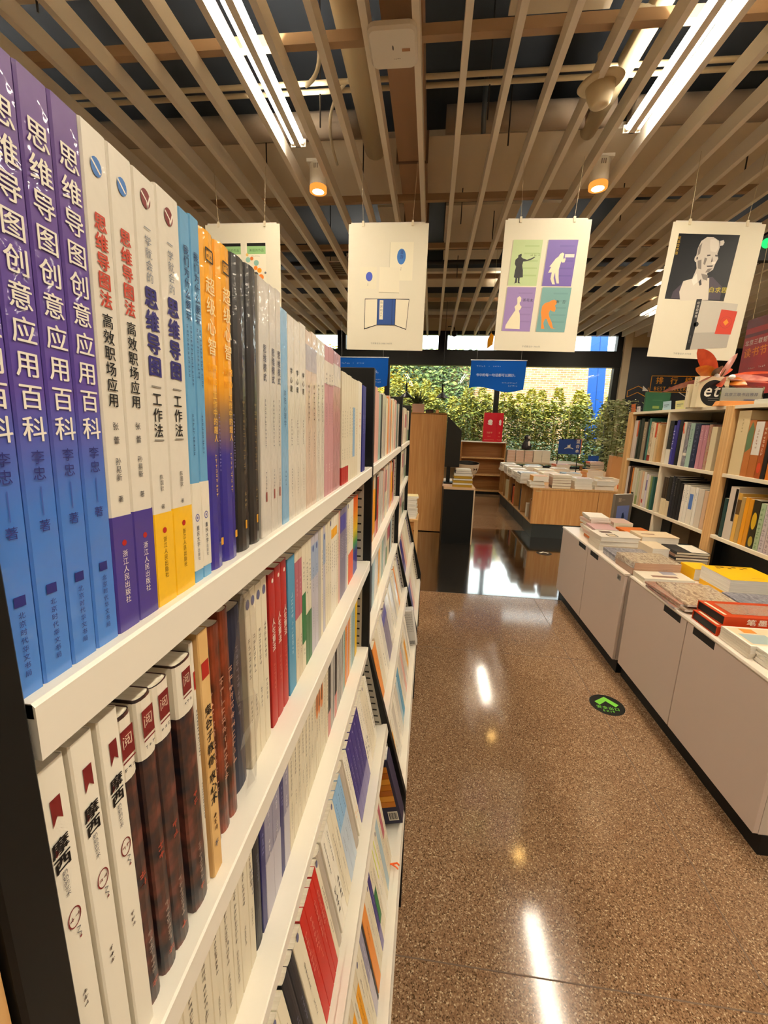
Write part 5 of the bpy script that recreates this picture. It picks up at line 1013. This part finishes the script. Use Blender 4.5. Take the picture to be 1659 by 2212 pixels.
# hanging blue banners and yellow tag
BANM = bpy.data.materials.new('banner_blue'); BANM.use_nodes = True; nt_ = BANM.node_tree; nt_.nodes.clear()
o_ = nt_.nodes.new('ShaderNodeOutputMaterial'); d_ = nt_.nodes.new('ShaderNodeBsdfDiffuse'); t_ = nt_.nodes.new('ShaderNodeBsdfTranslucent'); x_ = nt_.nodes.new('ShaderNodeMixShader')
d_.inputs[0].default_value = hx('1c5cc4'); t_.inputs[0].default_value = hx('2f78e0'); x_.inputs[0].default_value = .55
nt_.links.new(d_.outputs[0], x_.inputs[1]); nt_.links.new(t_.outputs[0], x_.inputs[2]); nt_.links.new(x_.outputs[0], o_.inputs[0])
def bluebanner(x, y, z, lab, rz=0):
    t = thing('hanging_banner', lab, 'banner', (x, y, z), (0, 0, rz), 'blue hanging banners')
    mb = MB(); n = 16; 
    for i in range(n+1):
        u = i/n; zb = -.52 + .045*math.sin(u*6.0+.5); xx = u*1.0; yy = .02*math.sin(u*9)
        for z_, y_ in ((0, 0), (-.25, yy*.5), (zb, yy)): mb.v.append((xx + (-.015 if z_ < -.3 else 0), y_, z_))
        if i: a = i*3; mb.f += [(a-3, a-2, a+1, a), (a-2, a-1, a+2, a+1)]
    obj('cloth', mb, BANM, t, smooth=True); obj('rod', MB().tube([(-.01, 0, 0), (1.01, 0, 0)], .009, 8), P('cfd6e0'), t)
    for x_ in (.1, .9): obj('cord', MB().tube([(x_, 0, 0), (x_, 0, 3.725-z)], .0025, 5), P('8a8a88'), t)
    f = Flat((0, -.022, 0), (1, 0, 0), (0, 0, 1), .001); f.htext('书中的每一句话都可以摘抄。', .10, -.265, .058, .012, gap=0); f.htext('#5', .1, -.11, .03); f.htext('×', .32, -.11, .03); f.htext('#5', .4, -.11, .026); f.htext('#10', .58, -.4, .026); f.htext('#6', .7, -.45, .026); f.obj('lettering', P('c8d8f0'), t)
bluebanner(.69, 8.2, 2.715, 'bright blue hanging banner with white sentence in front of the window')
bluebanner(-1.86, 8.2, 2.74, 'second blue hanging banner half hidden behind the books, beyond the first poster')
tg = thing('hanging_tag', 'yellow shield shaped tag hanging by the green poster book', 'tag', (.69, 5.9, 2.52), (0, 0, math.radians(35)))
obj('tag', MB().prism([(0, 0), (.09, .06), (.1, .17), (.05, .2), (.0, .11)], -.003, .003, 'y'), P('f0a818'), tg); obj('string', MB().tube([(.05, 0, .19), (.05, 0, 1.21)], .002, 5), P('c8b890'), tg)
# red hanging banner by the tall bookcases
rbn = thing('red_banner', 'red hanging poster with white and gold lettering beyond the tall bookcases', 'banner', (2.9, 4.48, 2.52), (0, 0, math.radians(-90)))
obj('sheet', box(0, .46, -.003, .003, -.66, .02), noise_mat('red_banner_print', [(.35, '9a1410'), (.6, 'b8160f'), (.8, 'a8241c')], 3, .5), rbn)
f = Flat((0, -.003, 0), (1, 0, 0), (0, 0, 1), .001); f.rect(0, .46, -.06, .02); f.rect(0, .46, -.14, -.11); f.obj('header_print', P('6e1218'), rbn)
f = Flat((0, -.003, 0), (1, 0, 0), (0, 0, 1), .0016); f.htext('北京三联韬奋书店', .02, -.19, .052, .012); f.htext('#4', .12, -.42, .02); f.htext('#4', .24, -.42, .02); f.vtext('#2', .1, -.5, .03); f.disc(.21, -.62, .01); f.obj('lettering', P('efdcd0'), rbn)
f = Flat((0, -.003, 0), (1, 0, 0), (0, 0, 1), .0016); f.htext('读书节', .03, -.28, .09, .02); f.obj('gold_lettering', P('f08a1c'), rbn)
for x_ in (.05, .41): obj('cord', MB().tube([(x_, 0, .02), (x_, 0, 1.08)], .002, 5), P('c8b890'), rbn)
# ================================================================ OUTSIDE THE WINDOW
ground = struct('ground', box(-20, 25, 10.76, 40, -.15, -.02), noise_mat('garden_soil', [(.3, '5a5038'), (.7, '7a7250')], 3, .9))
brm = mat('garden_brick', 'ffffff', .9); nt, b_, L_ = nodes_of(brm)
tc = nt.nodes.new('ShaderNodeTexCoord'); mp = nt.nodes.new('ShaderNodeMapping'); mp.inputs['Rotation'].default_value = (math.radians(90), 0, 0); br = nt.nodes.new('ShaderNodeTexBrick')
br.inputs['Scale'].default_value = 4; br.inputs['Color1'].default_value = hx('c8a070'); br.inputs['Color2'].default_value = hx('a87c54'); br.inputs['Mortar'].default_value = hx('e0d2b8'); br.inputs['Mortar Size'].default_value = .03; br.inputs['Brick Width'].default_value = .9; br.inputs['Row Height'].default_value = .3
L_.new(tc.outputs['Object'], mp.inputs[0]); L_.new(mp.outputs[0], br.inputs['Vector']); L_.new(br.outputs['Color'], b_.inputs['Base Color'])
struct('wall_garden', box(-12, 16, 16, 16.3, -.1, 3.75), brm)
def leafcloud(name, pts, size, m, parent=None, kind='stuff', seed=1, flat=None):
    rg = random.Random(seed); mb = MB()
    for p in pts:
        a = rg.uniform(0, 6.28); b = rg.uniform(-.9, .9); s_ = size*rg.uniform(.6, 1.3)
        u = Vector((math.cos(a), math.sin(a)*.6, b*.6)).normalized()*s_; v = Vector((-math.sin(a)*.4, math.cos(a), .6)).normalized()*s_*.45
        if flat: v = Vector((rg.uniform(-.3, .3), -.4, -1)).normalized()*s_*.5
        p = Vector(p); mb.quad(p-u, p-v, p+u, p+v)
    return obj(name, mb, m, parent, kind=kind)
def leafmat(n, stops):
    m = mat(n, 'ffffff', .6); nt, b, L = nodes_of(m); g = nt.nodes.new('ShaderNodeNewGeometry'); r = ramp(nt, stops); L.new(g.outputs['Random Per Island'], r.inputs[0]); L.new(r.outputs[0], b.inputs['Base Color'])
    b.inputs['Transmission Weight'].default_value = 0; return m
BAMM = leafmat('bamboo_leaf', [(0, '3a4a1c'), (.4, '5a6826'), (.7, '808636'), (.92, 'b0a84a'), (1, 'd8c85c')])
BAMT = leafmat('bamboo_tip', [(0, '6a7428'), (.4, '959236'), (.7, 'c4b848'), (1, 'e8d866')])
IVYM = leafmat('ivy_leaf', [(0, '24381c'), (.4, '3a5228'), (.75, '6a8240'), (1, 'a8b868')])
YELM = leafmat('yellow_leaf', [(0, 'c8a818'), (.5, 'e8c828'), (1, 'f8e058')])
HEDM = leafmat('hedge_leaf', [(0, '2a4420'), (.5, '4a6a38'), (1, '8aa070')])
rg = random.Random(21)
# bamboo clumps: each a plant with culms and foliage
nb = 0
for i in range(22):
    x = -2.2 + i*.40 + rg.uniform(-.12, .12); y = rg.uniform(12.7, 13.5); H = rg.uniform(2.3, 2.85)
    t = thing('bamboo_clump', 'yellow green bamboo clump, %s of the row outside the window counting from the ivy end' % word(i+1), 'bamboo', (x, y, -.02), group='bamboo outside the window')
    cu = MB()
    for k in range(7):
        a = rg.uniform(0, 6.28); r = rg.uniform(.05, .3); cu.tube([(r*math.cos(a), r*math.sin(a), 0), (r*1.3*math.cos(a)+rg.uniform(-.08, .08), r*1.3*math.sin(a), H*rg.uniform(.6, .9))], .014, 5)
    obj('culms', cu, P('a8984a'), t, kind='stuff')
    def sample(n, z0, z1):
        o = []
        for _ in range(n):
            k = rg.random(); z = z0 + (z1-z0)*k; rr_ = .48*math.sin(math.pi*min(.97, .25+.7*(z/H)))*math.sqrt(rg.random())+.05; a = rg.uniform(0, 6.28); o.append((rr_*math.cos(a), rr_*math.sin(a), z))
        return o
    leafcloud('foliage', sample(1500, .05, H*.88), .06, BAMM, t, seed=i)
    leafcloud('tip_foliage', sample(420, H*.72, H*1.05), .06, BAMT, t, seed=i+50)
# clipped low hedge by the path
hp = []
for _ in range(4200): hp.append((rg.uniform(.4, 4.6), 11.6 + rg.uniform(-.25, .25), rg.uniform(-.02, 1.12 + .1*math.sin(rg.uniform(0, 6)))))
h_ = leafcloud('hedge', hp, .045, HEDM, seed=3); tag(h_, 'low clipped green hedge just outside the window', 'hedge')
# ivy on the garden wall
ip = [(rg.uniform(-4.5, 1.35 + rg.uniform(-.5, .3)), 15.86 - rg.uniform(0, .12), rg.uniform(.3, 4.2)) for _ in range(11000)]
iv = leafcloud('ivy', ip, .085, IVYM, seed=4, flat=True); tag(iv, 'dark green ivy covering the garden wall', 'ivy')
# yellow tree
yt = thing('yellow_tree', 'tree with bright yellow autumn leaves outside the window beyond the bookcases', 'tree', (-2.3, 14.5, -.02))
tr = MB(); tr.tube([(0, 0, 0), (.05, 0, 1.2), (.0, 0, 2.2), (.15, 0, 3.6)], [.09, .075, .06, .03], 8)
for a, z in ((.5, 1.6), (2.2, 1.9), (3.9, 2.2), (5.2, 2.5)): tr.tube([(0.03, 0, z), (.5*math.cos(a), .5*math.sin(a), z+.5), (.95*math.cos(a), .9*math.sin(a), z+.9)], [.035, .025, .012], 6)
obj('trunk', tr, P('7a6848'), yt)
yp = []
for c in [(rg.uniform(-1.0, 1.5), rg.uniform(-.6, .6), rg.uniform(1.7, 4.0)) for _ in range(26)]:
    for _ in range(110): yp.append((c[0]+rg.gauss(0, .22), c[1]+rg.gauss(0, .22), c[2]+rg.gauss(0, .18)))
leafcloud('foliage', yp, .06, YELM, yt, seed=5)
# blue board standing outside
bo = thing('blue_board', 'tall blue board outside behind the bamboo, seen at the window edge', 'board', (5.05, 14.25, -.02), (0, math.radians(-3), 0))
obj('panel', box(0, .5, 0, .06, 0, 4.6), mat('blue_sheet', '1f58b4', .25), bo); obj('seam', box(.26, .275, -.006, 0, 0, 4.6), P('163f86'), bo)
# leafy plant inside at the window jamb
ip_ = thing('leafy_plant', 'tall leafy green plant standing at the end of the window by the sign board', 'plant', (4.0, 9.7, 0))
obj('pot', MB().lathe([(.13, 0), (.18, .3), (.16, .3), (.15, .27), (0, .27)], 24), P('6a4a34'), ip_, smooth=True)
sm_ = MB()
for k in range(9): a = k*.7; sm_.tube([(0, 0, .25), (.12*math.cos(a), .12*math.sin(a), 1.0), (.22*math.cos(a), .22*math.sin(a), 1.7+.05*k)], .01, 5)
obj('stems', sm_, P('6a6a34'), ip_, kind='stuff')
lp_ = [(rg.gauss(0, .17), rg.gauss(0, .15), rg.uniform(.45, 2.15)) for _ in range(1500)]
leafcloud('foliage', lp_, .05, leafmat('pale_leaf', [(0, '8a9660'), (.5, 'b0b884'), (1, 'd0d0a0')]), ip_, seed=6)
# ================================================================ HANGING POSTERS
PAPER = mat('poster_paper', 'ddd4bd', .6)
def poster(x, z, rot, lab, art):
    """origin = upper corner; art(f) gets a factory for print layers in fractions of width and height (v down)"""
    t = thing('hanging_poster', lab, 'poster', (x, 3.9, z), (0, math.radians(rot), 0), 'white posters hanging from the ceiling slats')
    Wd, Hd = .683, 1.012
    obj('sheet', box(0, Wd, 0, .0025, -Hd, 0), PAPER, t)
    obj('hanger_bar', box(.02, Wd-.03, .004, .012, .0, .012), P('d8d0c0'), t)
    for u in (.18, .8): 
        c = obj('clip', MB().box(Wd*u-.009, Wd*u+.009, -.006, -.001, -.02, .022).box(Wd*u-.009, Wd*u+.009, .003, .014, -.02, .022), P('d9cdae'), t)
        obj('thread', MB().tube([(Wd*u, .004, .02), (Wd*u + (.02 if u > .5 else -.02), .004, 3.62-z)], .0016, 5), P('cdbfa0'), t)
    lay = []
    def L(m):
        if not lay or lay[-1][0] is not m: lay.append((m, Flat((0, 0, 0), (1, 0, 0), (0, 0, 1), .0004 + .00009*len(lay))))
        return lay[-1][1]
    class A:
        def poly(s, m, pts): L(m).poly([(u*Wd, -v*Hd) for u, v in pts])
        def rect(s, m, u0, u1, v0, v1, sk=0): s.poly(m, [(u0, v0), (u1, v0), (u1-sk, v1), (u0-sk, v1)])
        def disc(s, m, u, v, r, rv=None): L(m).disc(u*Wd, -v*Hd, r*Wd, (rv or r)*Wd, 24)
        def ring(s, m, u, v, r, t_): L(m).ring(u*Wd, -v*Hd, r*Wd, r*Wd, t_*Wd)
        def h(s, m, txt, u, v, sz, bold=0, centre=False, gap=.04): L(m).htext(txt, u*Wd, -v*Hd, sz*Wd, bold, gap, centre)
        def v(s, m, txt, u, v, sz, bold=0, gap=1.06): L(m).vtext(txt, u*Wd, -v*Hd, sz*Wd, bold, gap)
        def shape(s, m, u0, v0, w_, h_, pts): s.poly(m, [(u0+a*w_, v0+b*h_) for a, b in pts])
    art(A())
    for m, f in lay: f.obj('print', m, t)
    return t
GRY = P('8a867c')
def art1(a):
    for u0, full in ((.2, 1), (.535, 1)):
        a.rect(P('e6dcc4'), u0, u0+.27, .147, .47); a.rect(INK, u0+.02, u0+.27, .147, .172); a.rect(P('8fb87c'), u0+.02, u0+.27, .172, .235); a.h(P('3f5a38'), '美丽的作品', u0+.05, .205, .038); a.h(GRY, '#8', u0+.07, .25, .014)
        for (du, dv, r, c) in ((.03, .28, .032, '8ab4a4'), (.08, .27, .022, 'e07a3a'), (.14, .305, .034, '8ab4a4'), (.13, .345, .026, 'e8872a'), (.18, .365, .03, 'e8901c'), (.13, .4, .034, '4a4a4a'), (.2, .42, .036, 'e07a28'), (.02, .24, .018, 'e0b468'), (.26, .385, .014, '5a5a5a'), (.1, .395, .02, 'e0c060')): a.disc(P(c), u0+du, dv, r)
    for u0 in (.2, .535): a.rect(P('d8c8d0'), u0, u0+.27, .53, .85); a.disc(P('b04a3a'), u0+.13, .68, .07); a.h(GRY, '#6', u0+.06, .58, .025)
    a.h(GRY, '宁成春设计/1983年', .47, .95, .022, centre=True)
def art2(a):
    a.rect(P('e8dfc4'), .525, .825, .14, .435); a.rect(P('cfc7ae'), .525, .535, .14, .435); a.disc(BLU, .677, .25, .055, .09); a.v(P('1c2f6e'), '漫游', .677, .2, .05); a.v(GRY, '#2', .675, .33, .02)
    a.rect(P('e0d7bc'), .155, .37, .33, .5); a.disc(P('3448b0'), .275, .405, .043, .055); a.v(GRY, '#2', .26, .455, .018)
    a.poly(P('e6dcc2'), [(.408, .33), (.655, .335), (.668, .53), (.403, .525)]); a.poly(P('b8ae94'), [(.403, .525), (.668, .53), (.664, .536), (.404, .533)])
    a.poly(INK, [(.226, .58), (.80, .58), (.80, .586), (.776, .83), (.625, .795), (.388, .795), (.224, .832)])
    a.poly(P('e4dac0'), [(.232, .586), (.388, .584), (.388, .79), (.232, .822)]); a.poly(P('e4dac0'), [(.628, .584), (.795, .586), (.771, .822), (.628, .79)])
    a.rect(P('1c3f80'), .393, .622, .584, .79); a.rect(P('14305f'), .58, .588, .584, .79); a.rect(P('e4dac0'), .42, .468, .592, .748); a.v(GRY, '陶渊明', .444, .6, .035, gap=1.3); a.v(GRY, '#2', .444, .69, .026)
    a.h(GRY, '宁成春设计/1988/1985年', .46, .945, .025, centre=True)
MAN = [(.2, .33), (.26, .31), (.3, .3), (.31, .33), (.3, .37), (.36, .4), (.5, .43), (.62, .4), (.75, .36), (.76, .375), (.64, .43), (.5, .46), (.38, .47), (.36, .55), (.4, .66), (.42, .81), (.32, .82), (.32, .92), (.37, .945), (.27, .94), (.26, .83), (.24, .83), (.24, .93), (.15, .95), (.17, .92), (.18, .83), (.12, .81), (.14, .66), (.16, .58), (.11, .52), (.12, .43), (.2, .38)]
BENT = [(.38, .36), (.42, .3), (.5, .27), (.56, .3), (.54, .37), (.56, .42), (.6, .37), (.62, .42), (.6, .48), (.52, .49), (.49, .46), (.46, .55), (.44, .64), (.46, .8), (.5, .94), (.42, .94), (.36, .82), (.33, .7), (.3, .82), (.37, .96), (.28, .96), (.2, .84), (.22, .7), (.1, .71), (.18, .58), (.12, .58), (.2, .5), (.3, .4)]
LADY = [(.36, .24), (.44, .2), (.5, .24), (.5, .31), (.46, .35), (.48, .4), (.54, .44), (.5, .5), (.46, .53), (.5, .6), (.53, .75), (.55, .95), (.05, .94), (.06, .86), (.18, .7), (.3, .56), (.34, .52), (.3, .44), (.38, .38), (.38, .34)]
BOWED = [(.06, .42), (.14, .35), (.28, .32), (.34, .29), (.44, .27), (.52, .3), (.53, .36), (.48, .4), (.52, .46), (.5, .54), (.42, .53), (.34, .5), (.3, .58), (.34, .66), (.44, .78), (.5, .9), (.6, .92), (.44, .92), (.34, .82), (.26, .7), (.2, .7), (.16, .8), (.22, .93), (.1, .93), (.1, .82), (.08, .68), (.04, .56)]
def art3(a):
    cards = ((.12, .145, 'b4c690', INK, MAN), (.53, .145, '6a55a0', P('e2d8b8'), BENT), (.10, .50, '937ab0', P('e2d8b8'), LADY), (.52, .50, '6f9a98', P('e8862c'), BOWED))
    for (u, v, c, fc, pts) in cards:
        a.rect(P('b3a993'), u-.012, u+.004, v+.004, v+.345, .02); a.rect(P(c), u, u+.345, v, v+.345, .02)
        for k in range(5): a.rect(P({'b4c690': 'a4b880', '6a55a0': '5c4a94', '937ab0': '8a72a6', '6f9a98': '689290'}[c]), u+.14, u+.31, v+.04+.055*k, v+.052+.055*k)
        a.shape(fc, u, v, .36, .345, pts)
    a.h(P('8a9a6a'), '#3', .33, .255, .04); a.rect(P('d8d0c8'), .74, .85, .25, .275); a.h(INK, '茶花女', .30, .60, .038, gap=.15); a.h(INK, '奔', .70, .61, .04); a.h(INK, '日', .775, .61, .04)
    a.h(GRY, '宁成春设计·1984年', .46, .965, .026, centre=True)
def art4(a):
    DKB, FL1, FL2 = P('0a0d14'), P('c9c0b4'), P('7c736c')
    a.rect(DKB, .085, .75, .08, .555, .015)
    a.poly(P('3f3642'), [(.15, .50), (.25, .42), (.55, .38), (.68, .45), (.69, .545), (.14, .55)])
    a.poly(P('d6ccbc'), [(.24, .42), (.33, .40), (.52, .39), (.54, .46), (.56, .55), (.25, .565), (.22, .5)])
    a.poly(FL1, [(.36, .32), (.48, .34), (.5, .4), (.42, .43), (.33, .41)]); a.poly(FL2, [(.42, .36), (.5, .37), (.5, .41), (.45, .4)])
    a.poly(FL1, [(.345, .13), (.40, .10), (.47, .10), (.54, .125), (.56, .17), (.55, .215), (.57, .25), (.55, .29), (.54, .33), (.49, .355), (.43, .35), (.36, .33), (.34, .285), (.325, .24), (.325, .18)])
    a.poly(P('d8d0c4'), [(.44, .115), (.50, .112), (.54, .14), (.545, .18), (.53, .205), (.47, .2), (.45, .16)]); a.poly(P('d2c9be'), [(.55, .125), (.585, .118), (.6, .135), (.59, .155), (.56, .16)]); a.disc(FL1, .335, .255, .024, .036); a.disc(P('4a4342'), .34, .252, .009, .016)
    for p in ([(.44, .225), (.475, .222), (.48, .232), (.445, .236)], [(.53, .222), (.56, .224), (.558, .236), (.53, .234)], [(.50, .235), (.515, .27), (.5, .277)], [(.46, .302), (.53, .298), (.525, .31), (.47, .312)]): a.poly(P('4a4342'), p)
    for p in ([(.35, .27), (.39, .26), (.41, .33), (.37, .325)], [(.42, .245), (.45, .25), (.44, .30), (.42, .29)], [(.48, .325), (.53, .32), (.5, .35), (.46, .352)], [(.33, .17), (.36, .14), (.36, .22), (.335, .235)]): a.poly(FL2, p)
    a.poly(P('e0d8cc'), [(.51, .275), (.555, .27), (.545, .288), (.515, .29)]); a.poly(P('e8e0d4'), [(.33, .41), (.37, .36), (.4, .42), (.36, .45)]); a.poly(P('2a2628'), [(.41, .42), (.43, .4), (.45, .44), (.43, .45)])
    a.v(P('c8a23a'), '纪念白求恩', .10, .10, .035, gap=1.15); a.h(P('b8a83a'), '白求恩', .54, .475, .066, .012)
    a.poly(P('c4bdb0'), [(.49, .555), (.90, .57), (.885, .90), (.47, .93)]); a.poly(P('aea79c'), [(.485, .8), (.88, .78), (.885, .90), (.47, .93)])
    a.poly(INK, [(.43, .548), (.49, .545), (.475, .93), (.425, .935)]); a.disc(INK, .485, .735, .028); a.v(P('d8d0c4'), '纪念白求恩', .462, .565, .032, gap=1.15); a.v(P('6a6a70'), '#5', .45, .82, .016)
    a.poly(P('c8402c'), [(.73, .615), (.91, .625), (.895, .80), (.715, .80)]); a.ring(P('a83a28'), .81, .71, .065, .004); a.poly(P('e0902c'), [(.78, .71), (.812, .685), (.842, .71), (.812, .735)])
    a.h(GRY, '宁成春设计·1979年', .40, .965, .024, centre=True)
poster(-2.077, 3.185, .1, 'white hanging poster with green topped books, partly behind the orange books', art1)
poster(-.782, 3.168, .5, 'white hanging poster with blue ovals and an open blue slipcase', art2)
poster(.528, 3.174, .9, 'white hanging poster with four coloured covers of silhouettes', art3)
poster(1.832, 3.135, 2.6, 'white hanging poster with a dark cover of a carved head and a red card', art4)
